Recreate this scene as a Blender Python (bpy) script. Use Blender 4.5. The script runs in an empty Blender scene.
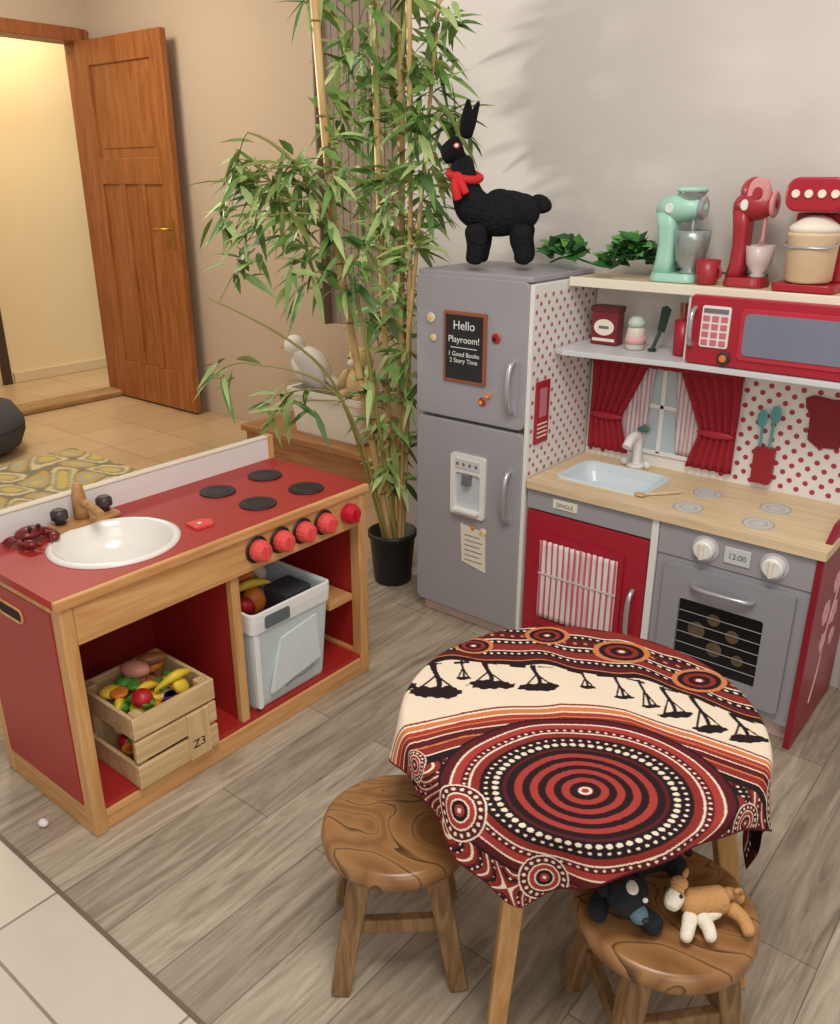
import bpy, bmesh, math, random
import numpy as np
from mathutils import Vector, Matrix
random.seed(7); np.random.seed(7)
scn=bpy.context.scene
try:
    scn.view_settings.view_transform='Standard'
except Exception: pass
COL=scn.collection

# ---------- colour / materials ----------
def lin(c):
    return tuple(((x/255.)/12.92 if x/255.<=0.04045 else (((x/255.)+0.055)/1.055)**2.4) for x in c)
def L4(c): return (*lin(c),1.0)
MATS={}
def new_mat(name):
    m=bpy.data.materials.new(name); m.use_nodes=True
    return m,m.node_tree,m.node_tree.nodes['Principled BSDF']
def mat(name,c,rough=.55,metal=0.,var=.06,scale=12.,bump=0.,bscale=80.,spec=.5,trans=0.,coat=0.):
    if name in MATS: return MATS[name]
    m,nt,b=new_mat(name)
    tc=nt.nodes.new('ShaderNodeTexCoord')
    n=nt.nodes.new('ShaderNodeTexNoise'); n.inputs['Scale'].default_value=scale; n.inputs['Detail'].default_value=4
    nt.links.new(tc.outputs['Object'],n.inputs['Vector'])
    mx=nt.nodes.new('ShaderNodeMix'); mx.data_type='RGBA'
    l=lin(c)
    mx.inputs[6].default_value=(*[x*(1-var) for x in l],1); mx.inputs[7].default_value=(*[min(1,x*(1+var)+.002) for x in l],1)
    nt.links.new(n.outputs['Fac'],mx.inputs[0]); nt.links.new(mx.outputs[2],b.inputs['Base Color'])
    b.inputs['Roughness'].default_value=rough; b.inputs['Metallic'].default_value=metal
    b.inputs['Specular IOR Level'].default_value=spec
    if trans: b.inputs['Transmission Weight'].default_value=trans
    if coat: b.inputs['Coat Weight'].default_value=coat
    if bump:
        n2=nt.nodes.new('ShaderNodeTexNoise'); n2.inputs['Scale'].default_value=bscale; n2.inputs['Detail'].default_value=3
        nt.links.new(tc.outputs['Object'],n2.inputs['Vector'])
        bp=nt.nodes.new('ShaderNodeBump'); bp.inputs['Strength'].default_value=bump; bp.inputs['Distance'].default_value=.01
        nt.links.new(n2.outputs['Fac'],bp.inputs['Height']); nt.links.new(bp.outputs[0],b.inputs['Normal'])
    MATS[name]=m; return m
def wood(name,c1,c2,axis='Z',scale=6.,stretch=12.,rough=.5,c3=None,dist=1.5,p=(.35,.65)):
    if name in MATS: return MATS[name]
    m,nt,b=new_mat(name)
    tc=nt.nodes.new('ShaderNodeTexCoord'); mp=nt.nodes.new('ShaderNodeMapping')
    s=[scale*stretch]*3; s['XYZ'.index(axis)]=scale; mp.inputs['Scale'].default_value=s
    n=nt.nodes.new('ShaderNodeTexNoise'); n.inputs['Scale'].default_value=1.; n.inputs['Detail'].default_value=5; n.inputs['Distortion'].default_value=dist
    cr=nt.nodes.new('ShaderNodeValToRGB'); cr.color_ramp.elements[0].position=p[0]; cr.color_ramp.elements[1].position=p[1]
    cr.color_ramp.elements[0].color=L4(c1); cr.color_ramp.elements[1].color=L4(c2)
    nt.links.new(tc.outputs['Object'],mp.inputs[0]); nt.links.new(mp.outputs[0],n.inputs['Vector'])
    nt.links.new(n.outputs['Fac'],cr.inputs[0]); nt.links.new(cr.outputs[0],b.inputs['Base Color'])
    b.inputs['Roughness'].default_value=rough
    MATS[name]=m; return m
def slabwood(name,c1,c2,cd):
    m,nt,b=new_mat(name)
    tc=nt.nodes.new('ShaderNodeTexCoord'); mp=nt.nodes.new('ShaderNodeMapping'); mp.inputs['Scale'].default_value=(5,9,5)
    mp.inputs['Rotation'].default_value=(0,0,.5)
    n=nt.nodes.new('ShaderNodeTexNoise'); n.inputs['Scale'].default_value=.8; n.inputs['Detail'].default_value=1.2; n.inputs['Distortion'].default_value=1.2
    mul=nt.nodes.new('ShaderNodeMath'); mul.operation='MULTIPLY'; mul.inputs[1].default_value=6
    fr=nt.nodes.new('ShaderNodeMath'); fr.operation='FRACT'
    cr=nt.nodes.new('ShaderNodeValToRGB'); cr.color_ramp.elements[0].position=0; cr.color_ramp.elements[0].color=L4(cd)
    cr.color_ramp.elements[1].position=1; cr.color_ramp.elements[1].color=L4(c1)
    e=cr.color_ramp.elements.new(.1); e.color=L4(c1); e=cr.color_ramp.elements.new(.6); e.color=L4(c2)
    nt.links.new(tc.outputs['Object'],mp.inputs[0]); nt.links.new(mp.outputs[0],n.inputs['Vector'])
    nt.links.new(n.outputs['Fac'],mul.inputs[0]); nt.links.new(mul.outputs[0],fr.inputs[0]); nt.links.new(fr.outputs[0],cr.inputs[0])
    nt.links.new(cr.outputs[0],b.inputs['Base Color']); b.inputs['Roughness'].default_value=.32
    return m
def plank_floor(name):
    m,nt,b=new_mat(name)
    tc=nt.nodes.new('ShaderNodeTexCoord'); mp=nt.nodes.new('ShaderNodeMapping'); mp.inputs['Rotation'].default_value=(0,0,math.pi/2)
    br=nt.nodes.new('ShaderNodeTexBrick'); br.inputs['Scale'].default_value=1; br.inputs['Brick Width'].default_value=.95; br.inputs['Row Height'].default_value=.15
    br.inputs['Mortar Size'].default_value=.0016; br.inputs['Mortar Smooth'].default_value=.7; br.offset=.37
    br.inputs['Color1'].default_value=L4((198,186,168)); br.inputs['Color2'].default_value=L4((158,146,130)); br.inputs['Mortar'].default_value=L4((116,104,90))
    nt.links.new(tc.outputs['Object'],mp.inputs[0]); nt.links.new(mp.outputs[0],br.inputs['Vector'])
    mp2=nt.nodes.new('ShaderNodeMapping'); mp2.inputs['Scale'].default_value=(24,2.4,1)
    n=nt.nodes.new('ShaderNodeTexNoise'); n.inputs['Scale'].default_value=1.; n.inputs['Detail'].default_value=7; n.inputs['Distortion'].default_value=2.4; n.inputs['Roughness'].default_value=.62
    nt.links.new(tc.outputs['Object'],mp2.inputs[0]); nt.links.new(mp2.outputs[0],n.inputs['Vector'])
    cr=nt.nodes.new('ShaderNodeValToRGB'); cr.color_ramp.elements[0].position=.30; cr.color_ramp.elements[1].position=.66
    cr.color_ramp.elements[0].color=(.36,.29,.22,1); cr.color_ramp.elements[1].color=(1.1,1.07,1.01,1)
    nt.links.new(n.outputs['Fac'],cr.inputs[0])
    mx=nt.nodes.new('ShaderNodeMix'); mx.data_type='RGBA'; mx.blend_type='MULTIPLY'; mx.inputs[0].default_value=.75
    nt.links.new(br.outputs['Color'],mx.inputs[6]); nt.links.new(cr.outputs[0],mx.inputs[7])
    nt.links.new(mx.outputs[2],b.inputs['Base Color']); b.inputs['Roughness'].default_value=.4
    return m
def tile_floor(name,c1,c2,cm,size,off=(0,0)):
    m,nt,b=new_mat(name)
    tc=nt.nodes.new('ShaderNodeTexCoord'); mp=nt.nodes.new('ShaderNodeMapping'); mp.inputs['Location'].default_value=(off[0],off[1],0)
    br=nt.nodes.new('ShaderNodeTexBrick'); br.offset=0; br.inputs['Scale'].default_value=1; br.inputs['Brick Width'].default_value=size; br.inputs['Row Height'].default_value=size
    br.inputs['Mortar Size'].default_value=.003; br.inputs['Color1'].default_value=L4(c1); br.inputs['Color2'].default_value=L4(c2); br.inputs['Mortar'].default_value=L4(cm)
    nt.links.new(tc.outputs['Object'],mp.inputs[0]); nt.links.new(mp.outputs[0],br.inputs['Vector'])
    n=nt.nodes.new('ShaderNodeTexNoise'); n.inputs['Scale'].default_value=6; n.inputs['Detail'].default_value=5
    nt.links.new(tc.outputs['Object'],n.inputs['Vector'])
    cr=nt.nodes.new('ShaderNodeValToRGB'); cr.color_ramp.elements[0].color=(.86,.84,.8,1); cr.color_ramp.elements[1].color=(1.05,1.05,1.05,1)
    nt.links.new(n.outputs['Fac'],cr.inputs[0])
    mx=nt.nodes.new('ShaderNodeMix'); mx.data_type='RGBA'; mx.blend_type='MULTIPLY'; mx.inputs[0].default_value=1
    nt.links.new(br.outputs['Color'],mx.inputs[6]); nt.links.new(cr.outputs[0],mx.inputs[7]); nt.links.new(mx.outputs[2],b.inputs['Base Color'])
    b.inputs['Roughness'].default_value=.3
    return m
def attr_mat(name,rough=.8):
    m,nt,b=new_mat(name)
    a=nt.nodes.new('ShaderNodeAttribute'); a.attribute_name='Col'
    nt.links.new(a.outputs['Color'],b.inputs['Base Color']); b.inputs['Roughness'].default_value=rough
    b.inputs['Specular IOR Level'].default_value=.2
    return m

# ---------- grouping ----------
CUR=None
def group(name,loc=(0,0,0),rot=0.,local=False,scale=1.):
    global CUR
    e=bpy.data.objects.new(name,None); e.empty_display_size=.05
    e.location=loc; e.rotation_euler=(0,0,rot); COL.objects.link(e)
    e.scale=(scale,)*3 if not isinstance(scale,tuple) else scale
    CUR=(e,local,Matrix.Translation(Vector(loc))@Matrix.Rotation(rot,4,'Z'))
    return e
def endgroup():
    global CUR; CUR=None
def link(ob,m=None):
    COL.objects.link(ob)
    if m is not None:
        ob.data.materials.append(m)
    if CUR:
        ob.parent=CUR[0]
        if not CUR[1]: ob.matrix_parent_inverse=CUR[2].inverted()
    return ob
def mesh(name,vs,fs,m,smooth=False,bevel=0.,seg=2,sub=0,autos=True):
    me=bpy.data.meshes.new(name); me.from_pydata([tuple(v) for v in vs],[],fs); me.update()
    bm=bmesh.new(); bm.from_mesh(me); bmesh.ops.recalc_face_normals(bm,faces=bm.faces[:]); bm.to_mesh(me); bm.free()
    if smooth:
        for p in me.polygons: p.use_smooth=True
    ob=bpy.data.objects.new(name,me); link(ob,m)
    if bevel:
        b=ob.modifiers.new('b','BEVEL'); b.width=bevel; b.segments=seg; b.limit_method='ANGLE'; b.angle_limit=.6
    if sub:
        s=ob.modifiers.new('s','SUBSURF'); s.levels=sub; s.render_levels=sub
    return ob
def box(name,x0,x1,y0,y1,z0,z1,m,bevel=.002):
    vs=[(x,y,z) for z in(z0,z1) for x,y in((x0,y0),(x1,y0),(x1,y1),(x0,y1))]
    fs=[(0,3,2,1),(4,5,6,7),(0,1,5,4),(1,2,6,5),(2,3,7,6),(3,0,4,7)]
    return mesh(name,vs,fs,m,bevel=bevel)
def loft(name,rings,m,cap0=True,cap1=True,smooth=True,closed=True,bevel=0.,sub=0):
    n=len(rings[0]); vs=[v for r in rings for v in r]; fs=[]
    for i in range(len(rings)-1):
        for j in range(n if closed else n-1):
            k=(j+1)%n; fs.append((i*n+j,i*n+k,(i+1)*n+k,(i+1)*n+j))
    if cap0: fs.append(tuple(range(n-1,-1,-1)))
    if cap1: fs.append(tuple((len(rings)-1)*n+j for j in range(n)))
    ob=mesh(name,vs,fs,m,smooth=False,bevel=bevel,sub=sub)
    if smooth:
        for p in ob.data.polygons:
            if len(p.vertices)<=4: p.use_smooth=True
    return ob
def lathe(name,prof,c,m,n=32,axis='Z',cap0=True,cap1=True,sx=1.,sy=1.,smooth=True):
    rings=[]
    for r,h in prof:
        ring=[]
        for j in range(n):
            a=2*math.pi*j/n; p,q=r*math.cos(a)*sx,r*math.sin(a)*sy
            if axis=='Z': v=(c[0]+p,c[1]+q,c[2]+h)
            elif axis=='Y': v=(c[0]+p,c[1]+h,c[2]+q)
            else: v=(c[0]+h,c[1]+p,c[2]+q)
            ring.append(v)
        rings.append(ring)
    return loft(name,rings,m,cap0,cap1,smooth)
def disc(name,c,r,h,m,axis='Z',n=32,bev=.15):
    b=min(abs(h)*.4,r*bev); s=1 if h>0 else -1
    return lathe(name,[(r-b,0),(r,s*b),(r,h-s*b),(r-b,h)],c,m,n,axis,smooth=False)
def rr(a0,a1,b0,b1,r,n=5):
    pts=[]
    for cx,cy,s in((a1-r,b1-r,0),(a0+r,b1-r,1),(a0+r,b0+r,2),(a1-r,b0+r,3)):
        for i in range(n+1):
            t=(s+i/n)*math.pi/2; pts.append((cx+r*math.cos(t),cy+r*math.sin(t)))
    return pts
def prism(name,out,plane,d0,d1,m,bevel=0.):
    def P(a,b,d):
        return (a,d,b) if plane=='XZ' else ((a,b,d) if plane=='XY' else (d,a,b))
    return loft(name,[[P(a,b,d0) for a,b in out],[P(a,b,d1) for a,b in out]],m,smooth=False,bevel=bevel)
def plate_hole(name,outer,holes,z0,z1,m,plane='XY'):
    cu=bpy.data.curves.new(name,'CURVE'); cu.dimensions='2D'; cu.fill_mode='BOTH'; cu.extrude=(z1-z0)/2
    for o in [outer]+holes:
        s=cu.splines.new('POLY'); s.points.add(len(o)-1); s.use_cyclic_u=True
        for i,p in enumerate(o): s.points[i].co=(p[0],p[1],0,1)
    ob=bpy.data.objects.new(name,cu); 
    if plane=='XY': ob.location=(0,0,(z0+z1)/2)
    elif plane=='XZ': ob.location=(0,(z0+z1)/2,0); ob.rotation_euler=(math.pi/2,0,0)
    return link(ob,m)
def tube(name,pts,r,m,radii=None,cyc=False,smooth=True,res=6):
    cu=bpy.data.curves.new(name,'CURVE'); cu.dimensions='3D'; cu.bevel_depth=r; cu.bevel_resolution=3; cu.use_fill_caps=True; cu.resolution_u=res
    s=cu.splines.new('NURBS' if smooth and len(pts)>2 else 'POLY'); s.points.add(len(pts)-1)
    for i,p in enumerate(pts):
        s.points[i].co=(*p,1); s.points[i].radius=radii[i] if radii else 1.
    if s.type=='NURBS': s.order_u=3; s.use_endpoint_u=True
    s.use_cyclic_u=cyc
    ob=bpy.data.objects.new(name,cu); return link(ob,m)
def beam(name,p0,p1,w0,w1,m,d0=None,d1=None,bevel=.003,ang=0.):
    p0=Vector(p0);p1=Vector(p1); d=(p1-p0).normalized()
    ref=Vector((math.cos(ang),math.sin(ang),0)) if abs(d.z)>.5 else Vector((0,0,1))
    a=d.cross(ref).normalized(); b=d.cross(a).normalized()
    d0=d0 or w0; d1=d1 or w1; R=[]
    for p,w,h in((p0,w0,d0),(p1,w1,d1)):
        R.append([p+a*w/2+b*h/2,p-a*w/2+b*h/2,p-a*w/2-b*h/2,p+a*w/2-b*h/2])
    return loft(name,R,m,smooth=False,bevel=bevel)
def ell(name,c,r,m,rot=(0,0,0),n=20,k=12,fn=None):
    rings=[]; M=Matrix.Rotation(rot[2],3,'Z')@Matrix.Rotation(rot[1],3,'Y')@Matrix.Rotation(rot[0],3,'X')
    for i in range(k+1):
        t=math.pi*i/k; t=min(max(t,.03),math.pi-.03)
        ring=[]
        for j in range(n):
            a=2*math.pi*j/n
            v=Vector((r[0]*math.sin(t)*math.cos(a),r[1]*math.sin(t)*math.sin(a),r[2]*math.cos(t)))
            if fn: v=fn(v)
            ring.append(tuple(M@v+Vector(c)))
        rings.append(ring)
    return loft(name,rings,m)
def skin(name,V,E,R,m,sub=2):
    me=bpy.data.meshes.new(name); me.from_pydata([tuple(v) for v in V],E,[]); me.update()
    ob=bpy.data.objects.new(name,me); link(ob,m)
    s=ob.modifiers.new('skin','SKIN'); s.use_smooth_shade=True
    for i,r in enumerate(R):
        rr_=r if isinstance(r,tuple) else (r,r)
        me.skin_vertices[0].data[i].radius=rr_; me.skin_vertices[0].data[i].use_root=(i==0)
    u=ob.modifiers.new('s','SUBSURF'); u.levels=sub; u.render_levels=sub
    return ob
def text(name,body,loc,size,m,rot=(math.pi/2,0,0),align='CENTER'):
    cu=bpy.data.curves.new(name,'FONT'); cu.body=body; cu.size=size; cu.align_x=align; cu.extrude=.0003
    ob=bpy.data.objects.new(name,cu); ob.location=loc; ob.rotation_euler=rot; return link(ob,m)
def dots(name,plane,a0,a1,b0,b1,d,step,r,m,skipf=None,n=8):
    vs=[];fs=[]; i=0; b=b0+r
    while b<b1-r*.5:
        a=a0+r+(step/2 if i%2 else 0)
        while a<a1-r*.5:
            if not(skipf and skipf(a,b)):
                k=len(vs)
                for j in range(n):
                    t=2*math.pi*j/n; p,q=a+r*math.cos(t),b+r*math.sin(t)
                    vs.append((p,d,q) if plane=='XZ' else (d,p,q))
                fs.append(tuple(range(k,k+n)))
            a+=step
        b+=step/2; i+=1
    return mesh(name,vs,fs,m)
YAW=math.radians(38.98); cR,sR=math.cos(YAW),math.sin(YAW)
def RF(r,f,z): return (r*cR-f*sR, r*sR+f*cR, z)   # floor-plan frame turned 39 deg (table / stools / plant stand on it)

# ---------- palette ----------
M_wall=mat('plaster_white',(206,199,193),.9,var=.03,scale=2,bump=.06,bscale=60)
M_wallb=mat('plaster_beige',(200,180,156),.9,var=.04,scale=2,bump=.12,bscale=40)
M_hall=mat('plaster_cream',(238,216,170),.9,var=.03,scale=2)
M_red=mat('red_paint',(168,40,36),.42,var=.05)
M_redk=mat('crimson_paint',(168,26,46),.35,var=.04)
M_grey=mat('grey_paint',(158,156,160),.5,var=.03)
M_greyd=mat('grey_edge_paint',(112,112,118),.5)
M_white=mat('white_paint',(232,229,225),.4,var=.02)
M_cream=mat('cream_paper',(232,224,205),.7)
M_black=mat('black_paint',(22,20,22),.5,var=.1)
M_chrome=mat('brushed_silver',(190,190,195),.3,metal=.7)
M_pine=wood('pine_wood',(198,142,86),(220,170,112),'Y',3,14)
M_pinez=wood('pine_wood_upright',(194,140,84),(216,168,110),'Z',3,14)
M_doorw=wood('door_wood',(146,84,40),(174,108,58),'Z',2,10,rough=.35)
M_frame=wood('frame_wood',(140,80,40),(168,100,55),'Z',2,12)
M_ctop=wood('birch_counter',(212,186,146),(226,204,166),'X',3,12)

# ---------- room ----------
box('floor',-1.95,1.6,.553,2.28,-.05,0,plank_floor('vinyl_planks'),0)
box('floor_tiles_near',-3.2,1.6,-1.2,.553,-.05,-.001,tile_floor('near_tiles',(230,220,202),(224,212,196),(160,146,126),.42,(.1,.02)),0)
box('floor_tiles_far',-6.2,-1.95,.553,4.2,-.05,-.001,tile_floor('far_tiles',(206,178,140),(196,168,130),(160,130,98),.33),0)
box('trim_floor_strip',-1.95,1.6,.548,.556,-.01,.003,mat('strip_brown',(120,104,88),.5),.001)
box('wall_back',-1.92,1.6,2.28,2.40,0,2.7,M_wall,0)
box('wall_corner',-1.92,-1.80,2.40,3.1,0,2.7,M_wallb,0)
WX0,WX1,WZ0,WZ1=-3.14,-2.62,.62,2.3
for n,a in (('wall_rear',(-5.0,WX0,3.1,3.22,0,2.7)),('wall_rear_right',(WX1,-1.92,3.1,3.22,0,2.7)),('wall_rear_sill',(WX0,WX1,3.1,3.22,0,WZ0)),('wall_rear_head',(WX0,WX1,3.1,3.22,WZ1,2.7))):
    box(n,*a,M_wallb,0)
group('window_1',(WX0,3.1,WZ0))
M_dusk=mat('dusky_blind',(160,144,130),.7,var=.08,scale=3)
box('blind_panel',WX0-.03,WX1+.03,3.15,3.24,WZ0-.03,WZ1+.03,M_dusk,0)
for i in range(11): box('blind_fold',WX0+.02+i*.045,WX0+.026+i*.045,3.146,3.152,WZ0,WZ1,M_dusk,.001)
box('jamb_left',WX0,WX0+.012,3.095,3.15,WZ0,WZ1,mat('jamb_taupe',(120,104,90),.7),.002)
endgroup()
box('wall_door_side_upper',-5.07,-4.95,1.2,3.1,2.09,2.7,M_wallb,0)
box('wall_door_side_near',-5.07,-4.95,.553,2.0,0,2.7,M_wallb,0)
box('wall_hall',-5.95,-5.82,.8,4.2,0,2.7,M_hall,0)
box('trim_door_lintel',-5.09,-4.92,1.98,3.04,2.03,2.10,M_frame,.004)
box('trim_door_jamb',-5.09,-4.94,3.02,3.09,0,2.10,M_frame,.004)
box('trim_threshold',-5.08,-4.90,2.0,3.02,0,.035,wood('threshold_wood',(150,112,72),(176,138,94),'Y',3,10),.01)
box('trim_hall_frame',-5.82,-5.79,2.66,2.72,0,2.1,mat('dark_frame',(70,50,38),.5),.003)
box('baseboard_hall',-5.82,-5.80,2.74,4.2,0,.07,mat('hall_skirting',(222,200,160),.6),.003)
box('baseboard_right',-.36,1.6,2.262,2.28,0,.10,M_white,.004)
# open door
group('door_1',(-4.93,3.02,0))
dx0,dx1,dy0,dy1=-4.93,-4.13,2.99,3.03
box('core',dx0+.01,dx1-.01,dy0+.012,dy1-.012,.02,2.02,M_doorw,0)
for n,a in (('stile_left',(dx0,dx0+.11,.01,2.03)),('stile_right',(dx1-.11,dx1,.01,2.03)),('rail_top',(dx0+.11,dx1-.11,1.90,2.03)),('rail_mid',(dx0+.11,dx1-.11,1.28,1.42)),('rail_low',(dx0+.11,dx1-.11,.01,.24)),
            ('muntin_a',(dx0+.275,dx0+.335,.24,1.28)),('muntin_b',(dx0+.465,dx0+.525,.24,1.28)),('panel_top',(dx0+.15,dx1-.15,1.47,1.85))):
    y=dy0+(.006 if 'panel' in n else 0)
    box(n,a[0],a[1],y,dy1,a[2],a[3],M_doorw,.004)
M_brass=mat('brass',(190,150,70),.3,metal=.9)
box('handle_plate',dx1-.075,dx1-.04,dy0-.006,dy0,.94,1.10,M_brass,.003)
tube('handle_lever',[(dx1-.057,dy0,1.05),(dx1-.057,dy0-.045,1.05),(dx1-.15,dy0-.05,1.045)],.008,M_brass,smooth=False)
endgroup()

# ---------- far-left furnishings ----------
group('floor_cushion',(-4.40,1.76,0))
M_gf=mat('charcoal_fabric',(72,72,78),.95,bump=.3,bscale=200)
lathe('cushion_body',[(.2,0),(.27,.03),(.30,.10),(.30,.16),(.26,.23),(.12,.26),(.02,.262)],(-4.40,1.76,.012),M_gf)
tube('cushion_piping',[(-4.40+.302*math.cos(t*math.pi/8),1.76+.302*math.sin(t*math.pi/8),.14) for t in range(16)],.006,M_black,cyc=True)
endgroup()
def rug():
    n=110; x0,x1,y0,y1=-4.05,-2.75,.95,2.15; vs=[];fs=[];cols=[]
    pal=[lin(c) for c in((206,184,110),(160,152,122),(214,200,160),(140,130,108),(196,168,96),(176,172,152))]
    for i in range(n+1):
        for j in range(n+1):
            x=x0+(x1-x0)*i/n; y=y0+(y1-y0)*j/n; vs.append((x,y,.008))
            k=int((math.sin(x*23+math.sin(y*17)*2)+math.sin(y*27+x*9)+2)*1.6)%6; cols.append((*pal[k],1))
    for i in range(n):
        for j in range(n): a=i*(n+1)+j; fs.append((a,a+n+1,a+n+2,a+1))
    ob=mesh('area_rug',vs,fs,attr_mat('rug_weave'))
    ca=ob.data.color_attributes.new('Col','FLOAT_COLOR','POINT'); ca.data.foreach_set('color',np.array(cols,dtype=np.float32).ravel())
    s=ob.modifiers.new('t','SOLIDIFY'); s.thickness=.006; s.offset=1
rug()
group('wooden_bench',(-2.6,2.85,0))
M_bench=wood('bench_wood',(150,102,62),(182,132,86),'X',3,10)
box('bench_top',-3.32,-1.98,2.66,3.06,.125,.155,M_bench,.005)
box('bench_front',-3.30,-2.0,2.68,2.70,.0,.125,M_bench,.003)
box('bench_end_left',-3.30,-3.27,2.70,3.04,.0,.125,M_bench,.003); box('bench_end_right',-2.03,-2.0,2.70,3.04,.0,.125,M_bench,.003)
endgroup()
group('planter_box',(-2.79,2.86,.155))
M_tray=mat('offwhite_plastic',(232,226,216),.5)
bx=[(.19,0),(.2,.01),(.22,.17),(.235,.175),(.235,.2),(.215,.2),(.2,.03)]
def rrring(cx,cy,hx,hy,r,z): return [(cx+a,cy+b,z) for a,b in rr(-hx,hx,-hy,hy,r)]
loft('planter_shell',[rrring(-2.79,2.84,hx*1.08,hx*.5,.03,.156+z*1.1) for hx,z in bx],M_tray,True,True,smooth=False)
endgroup()
M_pl_w=mat('plush_white',(232,228,220),.95,bump=.5,bscale=150)
M_pl_be=mat('plush_beige',(214,190,140),.95,bump=.5,bscale=150)
group('plush_seagull',(-2.98,2.86,.33),scale=1.2)
ell('gull_body',(-2.97,2.84,.44),(.10,.065,.075),M_pl_w,rot=(0,.5,0)); ell('gull_head',(-3.04,2.82,.52),(.045,.042,.045),M_pl_w)
loft('gull_beak',[[(-3.08+.0,2.82+.012*math.cos(t),.515+.012*math.sin(t)) for t in np.linspace(0,5.5,8)],[(-3.13,2.82+.002*math.cos(t),.505+.002*math.sin(t)) for t in np.linspace(0,5.5,8)]],mat('beak_yellow',(220,160,50)))
ell('gull_wing',(-2.93,2.79,.44),(.10,.018,.05),mat('plush_grey',(196,194,190),.95),rot=(0,.6,0)); ell('gull_tail',(-2.87,2.85,.40),(.05,.03,.015),M_pl_w,rot=(0,.5,0))
endgroup()
group('plush_bear',(-2.66,2.86,.35),scale=1.1)
X_=-2.66
ell('bear_body',(X_,2.86,.41),(.075,.06,.08),M_pl_be); ell('bear_head',(X_,2.85,.52),(.055,.05,.05),M_pl_be)
for s in(-1,1):
    ell('bear_ear',(X_+s*.04,2.85,.565),(.018,.01,.018),M_pl_be); ell('bear_arm',(X_+s*.075,2.83,.43),(.022,.022,.05),M_pl_be,rot=(0,-s*.5,0))
    ell('bear_leg',(X_+s*.045,2.80,.37),(.025,.045,.025),M_pl_be); ell('bear_eye',(X_+s*.018,2.803,.53),(.005,.004,.005),M_black)
ell('bear_muzzle',(X_,2.80,.51),(.02,.016,.016),M_pl_w)
endgroup()

# ---------- toy sink / stove cabinet ----------
group('toy_stove_cabinet',(-1.62,1.11,0))
X0,X1,Y0,Y1,H=-1.81,-1.43,.68,1.54,.56
for nm,x,y in(('post_front_near',X1-.036,Y0),('post_front_far',X1-.036,Y1-.03),('post_back_near',X0,Y0),('post_back_far',X0,Y1-.03)):
    box(nm,x,x+.036,y,y+.03,0,H-.018,M_pinez,.004)
for nm,y in(('near',Y0),('far',Y1-.03)):
    box('side_rail_top_'+nm,X0+.036,X1-.036,y,y+.03,H-.075,H-.018,M_pine,.003)
    box('side_rail_bottom_'+nm,X0+.036,X1-.036,y,y+.03,0,.07,wood('pine_wood_x',(194,140,84),(216,168,110),'X',3,14),.003)
    box('side_panel_'+nm,X0+.03,X1-.03,y+.008,y+.02,.05,H-.07,M_red,.001)
box('side_red_top_near',X0+.036,X1-.036,Y0-.002,Y0+.006,.068,H-.035,M_red,.002)
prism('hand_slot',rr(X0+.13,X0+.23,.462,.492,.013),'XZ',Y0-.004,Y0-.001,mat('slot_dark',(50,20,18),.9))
tube('hand_slot_rim',[(a,Y0-.003,b) for a,b in rr(X0+.13,X0+.23,.462,.492,.013)],.003,M_pine,cyc=True)
box('front_band',X1-.026,X1-.002,Y0+.03,Y1-.03,.452,H-.018,M_pine,.003)
box('front_kick',X1-.03,X1-.004,Y0+.03,Y1-.03,0,.05,M_pine,.003)
box('shelf_bottom',X0+.01,X1-.01,Y0+.02,Y1-.02,.045,.06,M_red,.002)
box('back_panel',X0+.004,X0+.016,Y0+.02,Y1-.02,.05,H-.02,mat('red_inner',(150,34,30),.5),.001)
box('divider',X0+.016,X1-.03,1.095,1.113,.06,H-.02,M_red,.002)
box('divider_edge',X1-.032,X1-.012,1.092,1.116,.05,.455,M_pinez,.002)
SC=(-1.60,.912); sr=.128
circ=[(SC[0]+sr*math.cos(t)*.97,SC[1]+sr*math.sin(t)*1.02) for t in np.linspace(0,2*math.pi,48,endpoint=False)][::-1]
plate_hole('counter_red',[(X0+.015,Y0-.006),(X1-.008,Y0-.006),(X1-.008,Y1+.006),(X0+.015,Y1+.006)],[circ],H-.018,H,M_red)
box('counter_lip_front',X1-.008,X1+.006,Y0-.008,Y1+.008,H-.02,H+.001,M_pine,.003)
M_cer=mat('ceramic_white',(240,236,228),.2,var=.01,coat=.3)
lathe('sink_basin',[(sr+.012,.0),(sr+.012,.005),(sr+.002,.008),(sr-.006,.004),(sr-.012,-.02),(sr*.75,-.06),(sr*.35,-.072),(.012,-.073)],(SC[0],SC[1],H),M_cer,n=48,cap0=False,cap1=True,sx=.97,sy=1.02)
disc('sink_drain',(SC[0],SC[1],H-.073),.012,.003,M_chrome)
box('backsplash',X0-.004,X0+.016,Y0-.004,Y1+.004,H-.02,H+.062,M_white,.004)
box('backsplash_cap',X0-.006,X0+.018,Y0-.006,Y1+.006,H+.060,H+.066,mat('cap_offwhite',(226,214,196),.5),.002)
box('backsplash_end',X0-.005,X0+.02,Y1-.01,Y1+.008,H-.02,H+.068,M_pinez,.002)
for i,(x,y) in enumerate(((-1.683,1.26),(-1.686,1.42),(-1.537,1.267),(-1.525,1.418))):
    disc('burner_%d'%i,(x,y,H),.046,.004,M_black,n=36)
    tube('burner_ring_%d'%i,[(x+.03*math.cos(t),y+.03*math.sin(t),H+.0045) for t in np.linspace(0,2*math.pi,20,endpoint=False)],.0012,mat('burner_grey',(70,62,60),.6),cyc=True)
M_knob=mat('coral_knob',(230,84,80),.35); M_knob2=mat('red_knob',(196,20,40),.35)
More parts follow.
